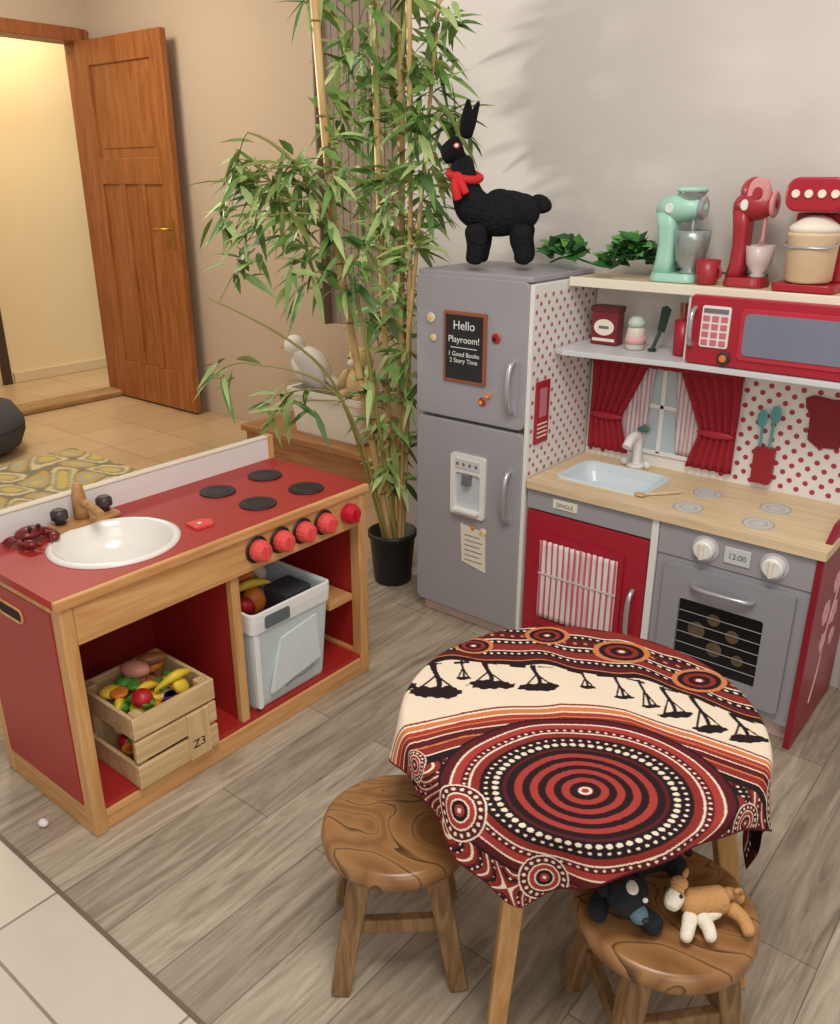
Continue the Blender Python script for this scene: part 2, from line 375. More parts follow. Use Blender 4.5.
for i,y in enumerate((1.165,1.238,1.31,1.382,1.468)):
    disc('knob_base_%d'%i,(X1-.002,y,.503),.033 if i<4 else .024,.006,M_black if i<4 else M_knob2,axis='X')
    lathe('knob_%d'%i,[(.026,0),(.027,.012),(.022,.026),(.016,.03)],(X1+.004,y,.503),M_knob if i<4 else M_knob2,n=14,axis='X',smooth=False)
    box('knob_grip_%d'%i,X1+.03,X1+.042,y-.004,y+.004,.485,.521,M_knob if i<4 else M_knob2,.002)
box('towel_ledge',X1-.12,X1-.03,1.42,1.51,.225,.245,M_pine,.003)
fx,fy=-1.752,.925
M_fw=wood('faucet_wood',(170,120,72),(196,148,96),'Y',8,6)
box('faucet_base',fx-.025,fx+.03,fy-.075,fy+.085,H,H+.016,M_fw,.006)
lathe('faucet_post',[(.017,0),(.016,.05),(.012,.075),(.008,.085)],(fx,fy,H+.016),M_fw,n=16)
tube('faucet_spout',[(fx,fy,H+.055),(fx+.04,fy,H+.062),(fx+.085,fy,H+.045)],.010,M_fw)
M_dk=mat('dark_walnut',(58,50,52),.4)
for s in(-.052,.06): lathe('faucet_tap',[(.012,0),(.011,.01),(.019,.014),(.019,.03),(.012,.036)],(fx,fy+s,H+.016),M_dk,n=14)
endgroup()
# small dark red crab toy
group('toy_crab',(-1.755,.80,H))
M_mr=mat('maroon_gloss',(116,24,26),.3)
kx,ky=-1.75,.80
ell('crab_shell',(kx,ky,H+.018),(.026,.034,.016),M_mr,fn=lambda v:Vector((v.x,v.y,v.z if v.z>0 else v.z*.6)))
for s in(-1,1):
    tube('crab_arm',[(kx+.01,ky+s*.025,H+.014),(kx+.028,ky+s*.044,H+.014),(kx+.042,ky+s*.036,H+.014)],.006,M_mr)
    ell('crab_claw',(kx+.052,ky+s*.028,H+.015),(.016,.012,.010),M_mr,rot=(0,0,-s*.5)); ell('crab_pincer',(kx+.062,ky+s*.016,H+.014),(.010,.004,.005),M_mr,rot=(0,0,-s*.6))
    for k in range(3): tube('crab_leg',[(kx-.012+k*.010,ky+s*.028,H+.014),(kx-.018+k*.011,ky+s*.044,H+.018),(kx-.022+k*.012,ky+s*.052,H+.003)],.0032,M_mr)
    tube('crab_stalk',[(kx+.02,ky+s*.009,H+.026),(kx+.024,ky+s*.010,H+.036)],.003,M_mr,smooth=False); ell('crab_eye',(kx+.024,ky+s*.010,H+.039),(.005,.005,.005),M_black)
endgroup()
group('toy_card',(-1.535,1.09,H))
prism('card_sheet',[(-1.56,1.07),(-1.515,1.065),(-1.51,1.11),(-1.535,1.125),(-1.555,1.11)],'XY',H+.0005,H+.006,mat('coral_card',(226,74,72),.5))
disc('card_eye',(-1.535,1.09,H+.006),.005,.001,M_white)
endgroup()

# crate + food
M_cr=wood('crate_wood',(206,172,124),(226,196,150),'Y',4,10); M_crz=wood('crate_wood_z',(200,164,116),(222,190,142),'Z',4,10)
group('wooden_crate',(-1.545,.91,.06))
cx0,cx1,cy0,cy1=-1.64,-1.42,.79,1.003; cz=.062
box('crate_floor',cx0,cx1,cy0,cy1,cz,cz+.008,M_cr,.001)
for i in range(3):
    z=cz+.004+i*.062
    if i==2: z=cz+.125
    hh=.052
    box('slat_front_%d'%i,cx1-.01,cx1,cy0,cy1,z,z+hh,M_cr,.002); box('slat_back_%d'%i,cx0,cx0+.01,cy0,cy1,z,z+hh,M_cr,.002)
    if i!=1:
        box('slat_near_%d'%i,cx0+.01,cx1-.01,cy0,cy0+.01,z,z+hh,M_cr,.002)
    box('slat_far_%d'%i,cx0+.01,cx1-.01,cy1-.01,cy1,z,z+hh,M_cr,.002)
for x in(cx0+.012,cx1-.034):
    for y in(cy0+.011,cy1-.033): box('crate_corner',x,x+.022,y,y+.022,cz+.006,cz+.178,M_crz,.002)
box('crate_batten',cx1-.002,cx1+.006,cy0+.13,cy1-.025,cz,cz+.12,M_crz,.002)
text('crate_label','Z3',(cx1+.0065,cy0+.155,cz+.03),.03,M_black,rot=(math.pi/2,0,math.pi/2))
endgroup()
group('toy_food_pile',(-1.53,.9,.08))
fc=dict(red=(180,30,34),green=(80,146,50),yel=(228,196,54),oran=(222,126,44),pink=(214,146,128),purp=(96,46,92),cream=(232,214,184),brown=(150,95,55))
FM={k:mat('food_'+k,v,.4) for k,v in fc.items()}
def apple(v):
    d=math.hypot(v.x,v.y); return Vector((v.x,v.y,v.z-.25*max(0,.016-d)*(1 if v.z>0 else -1)))
k=0; FL=list(FM.values())
for lay,z,nn in((0,.095,14),(1,.135,14),(2,.175,14),(3,.212,22),(4,.232,12)):
    for i in range(nn):
        x=random.uniform(cx0+.04,cx1-.04); y=random.uniform(cy0+.035,cy1-.035); c=random.choice(FL)
        t=k%5; k+=1
        if t==0: ell('apple_%d'%k,(x,y,z),(.021,.021,.019),c,fn=apple,n=14,k=8); tube('stem_%d'%k,[(x,y,z+.014),(x+.003,y,z+.025)],.0015,M_dk)
        elif t==1:
            a=random.uniform(0,3.1); tube('banana_%d'%k,[(x+.036*s*math.cos(a),y+.036*s*math.sin(a),z+.016*(1-s*s)) for s in(-1,-.5,0,.5,1)],.010,FM[random.choice(('yel','green','yel','oran'))],radii=[.3,.9,1,.9,.25])
        elif t==2: ell('pear_%d'%k,(x,y,z),(.016,.016,.026),c,rot=(random.random()*2,random.random()*2,0),fn=lambda v:Vector((v.x*(1-10*v.z),v.y*(1-10*v.z),v.z)),n=14,k=8)
        elif t==3: ell('bun_%d'%k,(x,y,z),(.027,.020,.013),c,rot=(random.random(),random.random(),random.random()*3),n=14,k=8)
        else:
            a=random.uniform(0,3.1); lathe('slice_%d'%k,[(.018,0),(.02,.002),(.02,.008),(.018,.01)],(x,y,z),c,n=16)
ell('tomato',(-1.47,.85,.245),(.024,.023,.021),FM['red']); ell('egg',(-1.57,.90,.255),(.036,.024,.020),FM['pink'],rot=(0,0,.5)); ell('sausage',(-1.58,.95,.255),(.036,.016,.015),FM['brown'],rot=(0,0,1.1))
tube('banana_top',[(-1.48,.89,.240),(-1.465,.92,.262),(-1.46,.95,.267),(-1.47,.98,.252)],.011,FM['yel'],radii=[.3,1,1,.3])
endgroup()

# fabric basket
group('storage_basket',(-1.56,1.26,.06))
M_bask=mat('pale_blue_fabric',(204,216,218),.85,bump=.2,bscale=250,var=.08,scale=5); M_baskw=mat('white_trim_fabric',(236,236,232),.8)
bx0,bx1,by0,by1=-1.70,-1.442,1.135,1.395
def brr(e,z,tilt=0): return [(a,b,z) for a,b in rr(bx0+e,bx1-e+tilt,by0+e,by1-e,.015)]
loft('basket_shell',[brr(.012,.062),brr(.01,.07),brr(.005,.2,.006),brr(0,.325,.012),brr(.004,.33,.012),brr(.008,.325,.012),brr(.014,.2,.004),brr(.016,.075)],M_bask,True,True,smooth=False)
loft('basket_hem',[brr(-.002,.285,.010),brr(-.003,.315,.012),brr(-.003,.336,.012),brr(.003,.338,.012),brr(.007,.33,.012)],M_baskw,False,False,smooth=False)
prism('basket_edge_tape',rr(by0+.004,by0+.020,.075,.30,.006),'YZ',bx1-.004,bx1+.008,M_baskw)
prism('basket_window',rr(by0+.035,by0+.115,.292,.325,.006),'YZ',bx1+.014,bx1+.017,mat('window_slate',(96,104,112),.5))
prism('basket_pale_print',[(by0+.05,.10),(by1-.04,.13),(by1-.05,.26),(by0+.09,.24)],'YZ',bx1-.001,bx1+.0085,mat('print_pale',(218,226,226),.8))
tube('basket_logo',[(bx1+.009,1.23,.10),(bx1+.009,1.26,.112),(bx1+.009,1.29,.105),(bx1+.009,1.33,.118)],.0018,M_greyd)
endgroup()
group('toy_groceries',(-1.56,1.26,.2))
for i,(x,y,z,r,c) in enumerate(((-1.64,1.20,.32,.034,'brown'),(-1.56,1.18,.325,.03,'purp'),(-1.60,1.27,.325,.034,'green'),(-1.52,1.19,.315,.028,'red'),(-1.64,1.33,.32,.034,'cream'),(-1.55,1.24,.30,.04,'oran'),(-1.60,1.24,.27,.05,'green'))):
    ell('grocery_%d'%i,(x,y,z),(r,r*.8,r*.75),FM[c],rot=(0,.3*i,.5*i))
tube('grocery_banana',[(-1.57,1.16,.335),(-1.545,1.20,.358),(-1.53,1.24,.362),(-1.53,1.28,.345)],.012,FM['yel'],radii=[.3,1,1,.3])
tube('grocery_carrot',[(-1.60,1.17,.34),(-1.585,1.21,.357),(-1.575,1.26,.362)],.013,FM['oran'],radii=[.3,.8,1.1])
prism('grocery_box',rr(-1.56,-1.47,1.28,1.37,.008),'XY',.25,.325,mat('charcoal_box',(66,68,74),.5),.003)
endgroup()

# ---------- toy fridge ----------
FX0,FX1,FY0,FY1=-1.562,-1.175,1.915,2.26; FH=1.07
group('toy_refrigerator',((FX0+FX1)/2,2.09,0))
box('carcass',FX0+.006,FX1-.012,FY0+.022,FY1,.03,FH-.012,M_greyd,.003)
box('plinth',FX0+.01,FX1-.02,FY0+.03,FY1-.01,0,.04,mat('pink_plinth',(222,196,190),.6),.002)
prism('top_panel',rr(FX0,FX1-.01,FY0+.004,FY1,.012),'XY',FH-.014,FH,M_grey,.003)
prism('door_upper',rr(FX0,FX1-.012,.662,FH-.012,.022),'XZ',FY0,FY0+.022,M_grey,.003)
prism('door_lower',rr(FX0,FX1-.012,.045,.652,.018),'XZ',FY0,FY0+.022,M_grey,.003)
box('side_panel_white',FX1-.012,FX1,FY0+.002,FY1,.03,FH-.018,M_white,.002)
dots('side_dots','YZ',FY0+.012,FY1-.01,.535,FH-.03,FX1+.0006,.040,.0062,mat('dot_rose',(180,90,104),.6))
M_chb=mat('chalkboard',(34,34,36),.8,var=.15); M_chf=mat('chalk_frame',(150,84,56),.6); M_chalk=mat('chalk',(235,235,230),.9)
ox=-.012
box('chalkboard_frame',-1.447+ox,-1.303+ox,FY0-.008,FY0,.770,.966,M_chf,.002)
box('chalkboard_face',-1.438+ox,-1.312+ox,FY0-.0095,FY0-.006,.779,.957,M_chb,.001)
text('chalk_text_a','Hello',(-1.375+ox,FY0-.0098,.918),.034,M_chalk); text('chalk_text_b','Playroom!',(-1.375+ox,FY0-.0098,.882),.026,M_chalk)
text('chalk_text_c','1 Good Books\n2 Story Time',(-1.375+ox,FY0-.0098,.844),.018,M_chalk)
box('chalk_underline',-1.42+ox,-1.33+ox,FY0-.0102,FY0-.0094,.867,.869,M_chalk,0)
for i,(x,z,r,c) in enumerate(((-1.507,.94,.014,'cream'),(-1.498,.885,.010,'cream'),(-1.285,.905,.014,'red'),(-1.325,.725,.012,'red'),(-1.31,.335,.012,'cream'),(-1.305,.745,.009,'oran'))):
    disc('magnet_%d'%i,(x,FY0-.0005,z),r,-.005,FM[c],axis='Y'); disc('magnet_dot_%d'%i,(x-.003,FY0-.0055,z-.002),r*.45,-.0015,FM['yel'] if i!=2 else M_black,axis='Y')
for nm,z0,z1 in(('upper',.71,.85),('lower',.39,.54)):
    tube('handle_'+nm,[(-1.225,FY0,z1),(-1.225,FY0-.025,z1-.006),(-1.225,FY0-.034,(z0+z1)/2),(-1.225,FY0-.025,z0+.006),(-1.225,FY0,z0)],.008,M_chrome,radii=[1,1,1.15,1,1])
    prism('handle_plate_'+nm,rr(-1.241,-1.209,z0-.012,z1+.012,.014),'XZ',FY0-.003,FY0,M_grey)
plate_hole('dispenser_frame',rr(-1.428,-1.305,.372,.562,.01),[rr(-1.410,-1.322,.392,.505,.008)[::-1]],0,0.008,M_white,'XZ').location[1]=FY0-.004
prism('dispenser_back',rr(-1.412,-1.320,.390,.507,.008),'XZ',FY0-.0015,FY0,mat('pale_grey',(196,200,204),.5))
box('dispenser_panel',-1.410,-1.322,FY0-.0105,FY0-.008,.518,.548,mat('panel_pale',(206,208,206),.4),.001)
for i in range(4): disc('dispenser_button_%d'%i,(-1.40+i*.022,FY0-.0105,.533),.005,-.002,M_greyd,axis='Y',n=14)
box('dispenser_spout',-1.380,-1.354,FY0-.02,FY0,.47,.506,M_greyd,.003)
box('dispenser_tray',-1.410,-1.322,FY0-.026,FY0,.386,.396,M_white,.002)
prism('recipe_note',[(-1.392,.345),(-1.302,.332),(-1.298,.205),(-1.385,.222)],'XZ',FY0-.0025,FY0-.0008,M_cream)
for i in range(6): box('recipe_line_%d'%i,-1.375,-1.32+.01*(i%2),FY0-.0032,FY0-.0024,.31-i*.016,.3125-i*.016,M_greyd,0)
ell('recipe_magnet',(-1.345,FY0-.004,.34),(.007,.004,.007),FM['oran'])
box('notice_frame',FX1,FX1+.006,1.945,2.015,.62,.795,M_redk,.002)
box('notice_face',FX1+.006,FX1+.0068,1.962,1.998,.695,.775,mat('dusky_pink',(190,120,130),.7),0)
for i in range(4): box('notice_line_%d'%i,FX1+.006,FX1+.0072,1.955,2.005,.638+i*.012,.642+i*.012,M_cream,0)
endgroup()

# ---------- toy kitchen ----------
KX0,KX1,KY0,KY1=-1.17,-.385,1.92,2.262; KH=.53
group('toy_kitchen',((KX0+KX1)/2,2.09,0))
box('plinth',KX0+.01,KX1-.02,KY0+.03,KY1-.01,0,.05,mat('pink_plinth',(222,196,190),.6),.002)
box('carcass',KX0,KX1-.016,KY0+.016,KY1,.045,.46,M_white,.002)
sx0,sx1,sy0,sy1=-1.115,-.865,1.99,2.165
plate_hole('countertop',rr(KX0+.001,KX1+.004,KY0-.012,KY1,.006),[rr(sx0,sx1,sy0,sy1,.035)[::-1]],.508,KH,M_ctop)
M_sk=mat('sink_pale_blue',(212,224,228),.3,var=.01)
def skr(e,z): return [(a,b,z) for a,b in rr(sx0+e,sx1-e,sy0+e,sy1-e,.03)]
loft('sink_basin',[skr(-.010,KH),skr(-.010,KH+.004),skr(-.002,KH+.006),skr(.006,KH+.001),skr(.010,KH-.02),skr(.022,KH-.045),skr(.032,KH-.05)],M_sk,False,True,smooth=False)
disc('sink_drain',(-.99,2.07,KH-.05),.014,.002,M_chrome)
tube('faucet',[(-.985,2.21,KH),(-.985,2.21,KH+.065),(-.985,2.20,KH+.095),(-.985,2.16,KH+.10),(-.985,2.135,KH+.075)],.013,M_white)
disc('faucet_base',(-.985,2.205,KH),.026,.012,M_white)
for s in(-1,1): ell('faucet_tap',(-.985+s*.035,2.205,KH+.012),(.011,.011,.012),M_white)
M_hob=mat('hob_grey',(168,172,178),.5)
for i,(x,y) in enumerate(((-.735,1.985),(-.56,1.985),(-.735,2.115),(-.56,2.115))):
    for r in(.036,.020): tube('hob_ring_%d'%i,[(x+r*math.cos(t),y+r*math.sin(t),KH+.0003) for t in np.linspace(0,2*math.pi,24,endpoint=False)],.002,M_hob,cyc=True)
    disc('hob_plate_%d'%i,(x,y,KH),.034,.0008,mat('hob_pale',(206,202,194),.5))
tube('wooden_spoon_handle',[(-.86,1.99,KH+.005),(-.82,2.03,KH+.006),(-.79,2.07,KH+.006)],.004,M_ctop); ell('spoon_bowl',(-.865,1.983,KH+.006),(.016,.012,.005),wood('spoon_wood',(190,150,100),(206,170,120),'X'))
box('band_left',KX0+.002,-.795,KY0,KY0+.018,.447,.507,M_grey,.002)
box('label',-1.085,-1.01,KY0-.003,KY0,.465,.492,M_cream,.002); text('label_text','SINGLE',(-1.047,KY0-.0035,.472),.016,M_greyd)
prism('red_door',rr(KX0+.004,-.800,.055,.442,.006),'XZ',KY0,KY0+.018,M_redk,.002)
plate_hole('door_window_frame',rr(-1.125,-.862,.10,.385,.012),[rr(-1.103,-.884,.122,.363,.008)[::-1]],0,.008,M_redk,'XZ').location[1]=KY0-.003
def curtain(name,fx,z0,z1,y,m,amp=.006,waves=9,nx=60,nz=16):
    vs=[];fs=[]
    for j in range(nz+1):
        z=z0+(z1-z0)*j/nz; a,b=fx(j/nz)
        for i in range(nx+1):
            t=i/nx; vs.append((a+(b-a)*t,y-amp*(.6+.4*math.sin(t*waves*2*math.pi+.5*math.sin(j*.5))),z))
    for j in range(nz):
        for i in range(nx): q=j*(nx+1)+i; fs.append((q,q+1,q+nx+2,q+nx+1))
    o=mesh(name,vs,fs,m,smooth=True); s=o.modifiers.new('t','SOLIDIFY'); s.thickness=.0012; return o
def stripe_mat(name,c1,c2,freq):
    m,nt,b=new_mat(name); tc=nt.nodes.new('ShaderNodeTexCoord'); sp=nt.nodes.new('ShaderNodeSeparateXYZ')
    a=nt.nodes.new('ShaderNodeMath'); a.operation='MULTIPLY'; a.inputs[1].default_value=freq
    f=nt.nodes.new('ShaderNodeMath'); f.operation='FRACT'; g=nt.nodes.new('ShaderNodeMath'); g.operation='GREATER_THAN'; g.inputs[1].default_value=.62
    mx=nt.nodes.new('ShaderNodeMix'); mx.data_type='RGBA'; mx.inputs[6].default_value=L4(c1); mx.inputs[7].default_value=L4(c2)
    nt.links.new(tc.outputs['Object'],sp.inputs[0]); nt.links.new(sp.outputs[0],a.inputs[0]); nt.links.new(a.outputs[0],f.inputs[0]); nt.links.new(f.outputs[0],g.inputs[0]); nt.links.new(g.outputs[0],mx.inputs[0]); nt.links.new(mx.outputs[2],b.inputs['Base Color']); b.inputs['Roughness'].default_value=.9
    return m
M_str=stripe_mat('striped_cotton',(228,214,212),(200,96,108),58.)
curtain('cupboard_curtain_left',lambda t:(-1.112,-1.0+.006*math.sin(t*3)),.128,.365,KY0-.006,M_str,.005,6)
curtain('cupboard_curtain_right',lambda t:(-.998,-.876),.128,.365,KY0-.006,M_str,.005,6)
box('curtain_gather',-1.114,-.874,KY0-.013,KY0-.010,.262,.268,mat('cotton_seam',(206,190,190),.9),.001)
tube('red_door_handle',[(-.832,KY0,.29),(-.832,KY0-.02,.285),(-.832,KY0-.027,.22),(-.832,KY0-.02,.155),(-.832,KY0,.15)],.007,M_chrome)
box('divider_white',-.797,-.778,KY0-.002,KY0+.02,.045,.507,M_white,.002)
box('band_right',-.776,KX1-.016,KY0,KY0+.018,.420,.507,M_grey,.002)
box('oven_surround',-.776,KX1-.016,KY0+.004,KY0+.018,.05,.418,M_grey,.002)
for x in(-.655,-.49):
    disc('dial_plate',(x,KY0,.462),.034,-.003,mat('dial_plate',(186,186,190),.5),axis='Y'); lathe('dial',[(.026,0),(.025,-.016),(.02,-.02)],(x,KY0-.003,.462),M_white,n=24,axis='Y',smooth=False)
    box('dial_grip',x-.005,x+.005,KY0-.032,KY0-.022,.441,.483,M_cream,.002)
box('clock_display',-.608,-.545,KY0-.004,KY0,.44,.482,mat('panel_pale',(206,208,206),.4),.002); text('clock_text','12:00',(-.576,KY0-.0045,.454),.02,M_greyd)
plate_hole('oven_door',rr(-.748,-.428,.085,.405,.012),[rr(-.700,-.490,.135,.320,.008)[::-1]],0,.016,mat('grey_door',(150,149,155),.45),'XZ').location[1]=KY0-.006
box('oven_cavity',-.702,-.488,KY0-.004,KY0+.003,.133,.322,mat('oven_dark',(18,16,18),.25),0)
for i in range(5): tube('oven_grill_%d'%i,[(-.698,KY0-.008,.165+i*.03),(-.492,KY0-.008,.165+i*.03)],.0012,M_chrome,smooth=False)
for i,(x,z,r) in enumerate(((-.65,.24,.022),(-.60,.20,.02),(-.61,.28,.016),(-.56,.25,.017),(-.54,.19,.015))): disc('oven_print_%d'%i,(x,KY0-.0045,z),r,-.0015,mat('oven_food',(96,78,54),.6,var=.4,scale=80),axis='Y')
tube('oven_handle',[(-.67,KY0-.014,.362),(-.665,KY0-.035,.365),(-.595,KY0-.042,.366),(-.525,KY0-.035,.365),(-.52,KY0-.014,.362)],.007,M_chrome)
prism('side_panel_red',[(KY0-.01,.0),(KY1,.0),(KY1,.56),(KY0+.10,.56),(KY0-.004,.508)],'YZ',KX1-.016,KX1,mat('wine_paint',(140,22,40),.4),.002)
M_pk=mat('blossom_print',(226,170,172),.6)
for i,(y,z,r) in enumerate(((2.03,.33,.035),(2.09,.39,.03),(2.11,.30,.034),(2.05,.24,.028),(2.14,.22,.026))):
    for k in range(6):
        t=k*math.pi/3+i; cy,cz_=y+r*.55*math.cos(t),z+r*.55*math.sin(t)
        prism('petal',[(cy+r*.42*math.cos(q)*.9,cz_+r*.42*math.sin(q)) for q in np.linspace(0,2*math.pi,12,endpoint=False)],'YZ',KX1,KX1+.001+.0002*k,M_pk)
tube('blossom_stem',[(KX1+.001,2.02,.08),(KX1+.001,2.06,.16),(KX1+.001,2.05,.24),(KX1+.001,2.10,.33),(KX1+.001,2.13,.42)],.002,M_pk)
box('back_panel',KX0,KX1,KY1-.014,KY1,.46,1.04,M_white,.001)
BY=KY1-.0146
dots('back_dots','XZ',KX0+.01,KX1-.005,.54,.87,BY,.040,.0072,mat('dot_crimson',(176,54,72),.6),skipf=lambda a,b:(-1.09<a<-.76))
box('window_sky',-1.085,-.79,BY-.002,BY,.575,.835,mat('sky_print',(182,194,200),.6,var=.15,scale=20),0)
for x in(-1.088,-.945,-.80): box('window_bar_v',x,x+.012,BY-.006,BY-.001,.57,.84,M_white,.001)
for z in(.565,.70): box('window_bar_h',-1.09,-.785,BY-.006,BY-.001,z,z+.012,M_white,.001)
M_cur=mat('red_curtain_cloth',(158,26,42),.85,var=.1,bump=.2,bscale=200)
M_sheer=stripe_mat('sheer_striped',(210,202,204),(196,140,148),80.)
curtain('sheer_left',lambda t:(-1.06,-.985+.02*t),.58,.83,BY-.004,M_sheer,.004,5); curtain('sheer_right',lambda t:(-.885-.02*t,-.81),.58,.83,BY-.004,M_sheer,.004,5)
def lc(t):
    k=.10+.05*abs(t-.35)/.65 if t>.35 else .10+.03*(.35-t)/.35
    return (-1.155,-1.155+k+.035*(t>.35)*(t-.35)/.65)
def rc(t):
    a,b=lc(t); w=b-a; return (-.72-w,-.72)
curtain('curtain_left',lc,.555,.85,BY-.008,M_cur,.012,6); curtain('curtain_right',rc,.555,.85,BY-.008,M_cur,.012,6)
curtain('curtain_valance',lambda t:(-1.16,-.715),.815,.855,BY-.018,M_cur,.012,14,nx=120,nz=4)
ell('curtain_tie_left',(-1.10,BY-.022,.66),(.052,.010,.012),M_redk); ell('curtain_tie_right',(-.775,BY-.022,.66),(.052,.010,.012),M_redk)
ell('bird_print',(-.985,BY-.012,.635),(.018,.002,.009),mat('teal_print',(60,120,110),.6)); ell('bird_print_wing',(-.975,BY-.013,.643),(.012,.002,.006),mat('leaf_print',(90,130,80),.6),rot=(0,.6,0))
M_teal=mat('teal_plastic',(90,165,165),.4)
prism('utensil_holder',rr(-.668,-.615,.548,.648,.01),'XZ',BY-.02,BY-.001,mat('holder_red',(150,24,40),.4),.002)
for x,z,a in((-.655,.70,-.12),(-.632,.715,.12)):
    tube('utensil_handle',[(x+.0,BY-.012,.64),(x+a*.02,BY-.012,z)],.0035,M_teal,smooth=False); ell('utensil_head',(x+a*.04,BY-.012,z+.022),(.013,.003,.024),M_teal)
mit=[(-.565,.79),(-.545,.80),(-.50,.795),(-.455,.80),(-.44,.785),(-.455,.76),(-.452,.70),(-.47,.672),(-.52,.668),(-.545,.685),(-.548,.75),(-.56,.765)]
prism('apron_print',mit,'XZ',BY-.006,BY-.001,mat('apron_red',(132,26,36),.7),.002)
UY=2.11
box('shelf_top',KX0,KX1,UY-.02,KY1,1.044,1.058,M_ctop,.002)
box('shelf_edge',KX0,KX1,UY-.026,UY-.014,1.036,1.060,M_cream,.002)
prism('shelf_lower',[(KX0,KY1-.014),(KX0,2.03),(KX0+.03,2.015),(-.83,2.05),(-.80,2.05),(KX1,2.05),(KX1,KY1-.014)],'XY',.862,.876,mat('shelf_pale_grey',(206,208,210),.4),.002)
box('shelf_divider',-.835,-.820,UY-.02,KY1-.014,.876,1.044,M_white,.002)
box('shelf_end',KX1-.014,KX1,UY-.02,KY1-.014,.876,1.044,M_white,.002)
mx0,mx1=-.818,-.400
box('microwave_body',mx0,mx1,2.075,KY1-.02,.878,1.042,M_redk,.003)
prism('microwave_front',rr(mx0,mx1,.878,1.042,.01),'XZ',2.06,2.075,M_redk,.003)
dyw=.015
prism('microwave_window_frame',rr(-.69,-.435,.899,1.021,.012),'XZ',2.041+dyw,2.046+dyw,mat('microwave_window_rim',(190,40,60),.35),.001)
prism('microwave_window',rr(-.68,-.445,.911,1.010,.012),'XZ',2.038+dyw,2.042+dyw,mat('window_grey_blue',(120,124,140),.25),.001)
prism('microwave_keypad',rr(-.785,-.715,.921,1.020,.006),'XZ',2.041+dyw,2.046+dyw,M_white,.001)
for i in range(3):
    for j in range(4): box('key',-.780+i*.022,-.764+i*.022,2.038+dyw,2.041+dyw,.927+j*.019,.940+j*.019,mat('key_rose',(206,110,120),.5),.001)
box('keypad_display',-.780,-.720,2.038+dyw,2.041+dyw,1.004,1.014,M_greyd,.0005)
disc('microwave_knob',(-.72,2.046+dyw,.899),.016,-.01,M_dk,axis='Y'); disc('microwave_knob_cap',(-.72,2.036+dyw,.899),.009,-.003,FM['oran'],axis='Y',n=16)
tube('microwave_handle',[(-.803,2.06,1.012),(-.803,2.037,1.007),(-.803,2.033,.967),(-.803,2.037,.927),(-.803,2.06,.922)],.006,M_chrome)
endgroup()
group('food_tin',(-1.09,2.16,.876))
box('tin_body',-1.13,-1.05,2.15,2.19,.877,.975,mat('tin_maroon',(120,30,40),.4),.004); prism('tin_label',[(-1.09+.030*math.cos(t),.925+.022*math.sin(t)) for t in np.linspace(0,6.28,20,endpoint=False)],'XZ',2.148,2.1502,M_cream)
box('tin_stripe',-1.123,-1.057,2.1485,2.1502,.887,.895,M_cream,0); box('tin_lid',-1.132,-1.048,2.148,2.192,.965,.982,mat('tin_lid',(100,26,34),.4),.003)
box('tin_text',-1.105,-1.075,2.1475,2.1485,.921,.929,M_greyd,0)
endgroup()
group('spice_jar',(-.995,2.15,.876))
lathe('jar_glass',[(.024,0),(.027,.004),(.024,.05),(.021,.06)],(-.995,2.15,.877),mat('jar_beige',(214,206,190),.3),n=20)
lathe('jar_lid',[(.023,0),(.023,.012),(.016,.024),(.008,.027)],(-.995,2.15,.937),mat('jar_lid_mint',(190,206,196),.5),n=20); lathe('jar_band',[(.0275,0),(.0265,.02)],(-.995,2.15,.892),M_pk,n=20)
endgroup()
group('toy_spatula',(-.93,2.15,.876))
M_dg=mat('dark_green_plastic',(26,56,46),.4)
tube('spatula_handle',[(-.945,2.15,.882),(-.935,2.17,.93)],.005,M_dg,smooth=False)
prism('spatula_blade',[(-.945,.925),(-.925,.925),(-.912,.985),(-.925,.995),(-.938,.99)],'XZ',2.17,2.175,M_dg,.001); disc('spatula_foot',(-.945,2.15,.877),.012,.006,M_dg)
endgroup()
group('utensil_cup',(-.86,2.14,.876))
lathe('cup_wall',[(.017,0),(.020,.004),(.022,.09),(.019,.09),(.016,.01)],(-.862,2.14,.877),M_redk,n=20)
for i in range(3): tube('cup_stick',[(-.866+i*.006,2.14,.885),(-.872+i*.012,2.14,1.01)],.004,M_redk if i else M_frame,smooth=False)
endgroup()

# ---------- appliances on the shelf ----------
SZ=1.0595
M_mint=mat('mint_plastic',(166,214,194),.35); M_mxr=mat('mixer_red',(164,42,52),.35); M_blush=mat('blush_plastic',(210,146,146),.4)
def mixer(name,x,y,mb,ma,sc):
    group(name,(x,y,SZ),0,True,sc); s=1.
    loft('base',[[(a,b,z) for a,b in rr(-.062,.062,-.045,.045,.03)] for z in(0,.006)]+[[(a*.93,b*.9,.020) for a,b in rr(-.062,.062,-.045,.045,.03)]],mb,smooth=False)
    loft('column',[[((a*w-.036+.008*math.sin(z*18)),b*w,z) for a,b in rr(-.024,.024,-.030,.030,.016)] for z,w in((.015,1.1),(.05,.95),(.09,.9),(.13,1.),(.165,1.1))],mb)
    ell('head',(-.002,0,.176),(.066,.038,.034),mb,rot=(0,-.06,0))
    disc('head_band',(.046,0,.178),.029,.014,ma,axis='X'); disc('head_dial',(-.02,-.038,.176),.012,.006,M_white,axis='Y')
    tube('beater_shaft',[(.032,0,.15),(.032,0,.10)],.006,ma,smooth=False)
    for k in range(4):
        t=k*math.pi/4; tube('beater_wire',[(.03,0,.11),((.03+.018*math.cos(t)),.018*math.sin(t),.08),(.03,0,.055),((.03-.018*math.cos(t)),-.018*math.sin(t),.08),(.03,0,.11)],.0012,ma)
mixer('toy_stand_mixer',-.912,2.175,M_mint,M_chrome,1.0)
M_bowl=mat('bowl_silver',(168,176,172),.3,metal=.5)
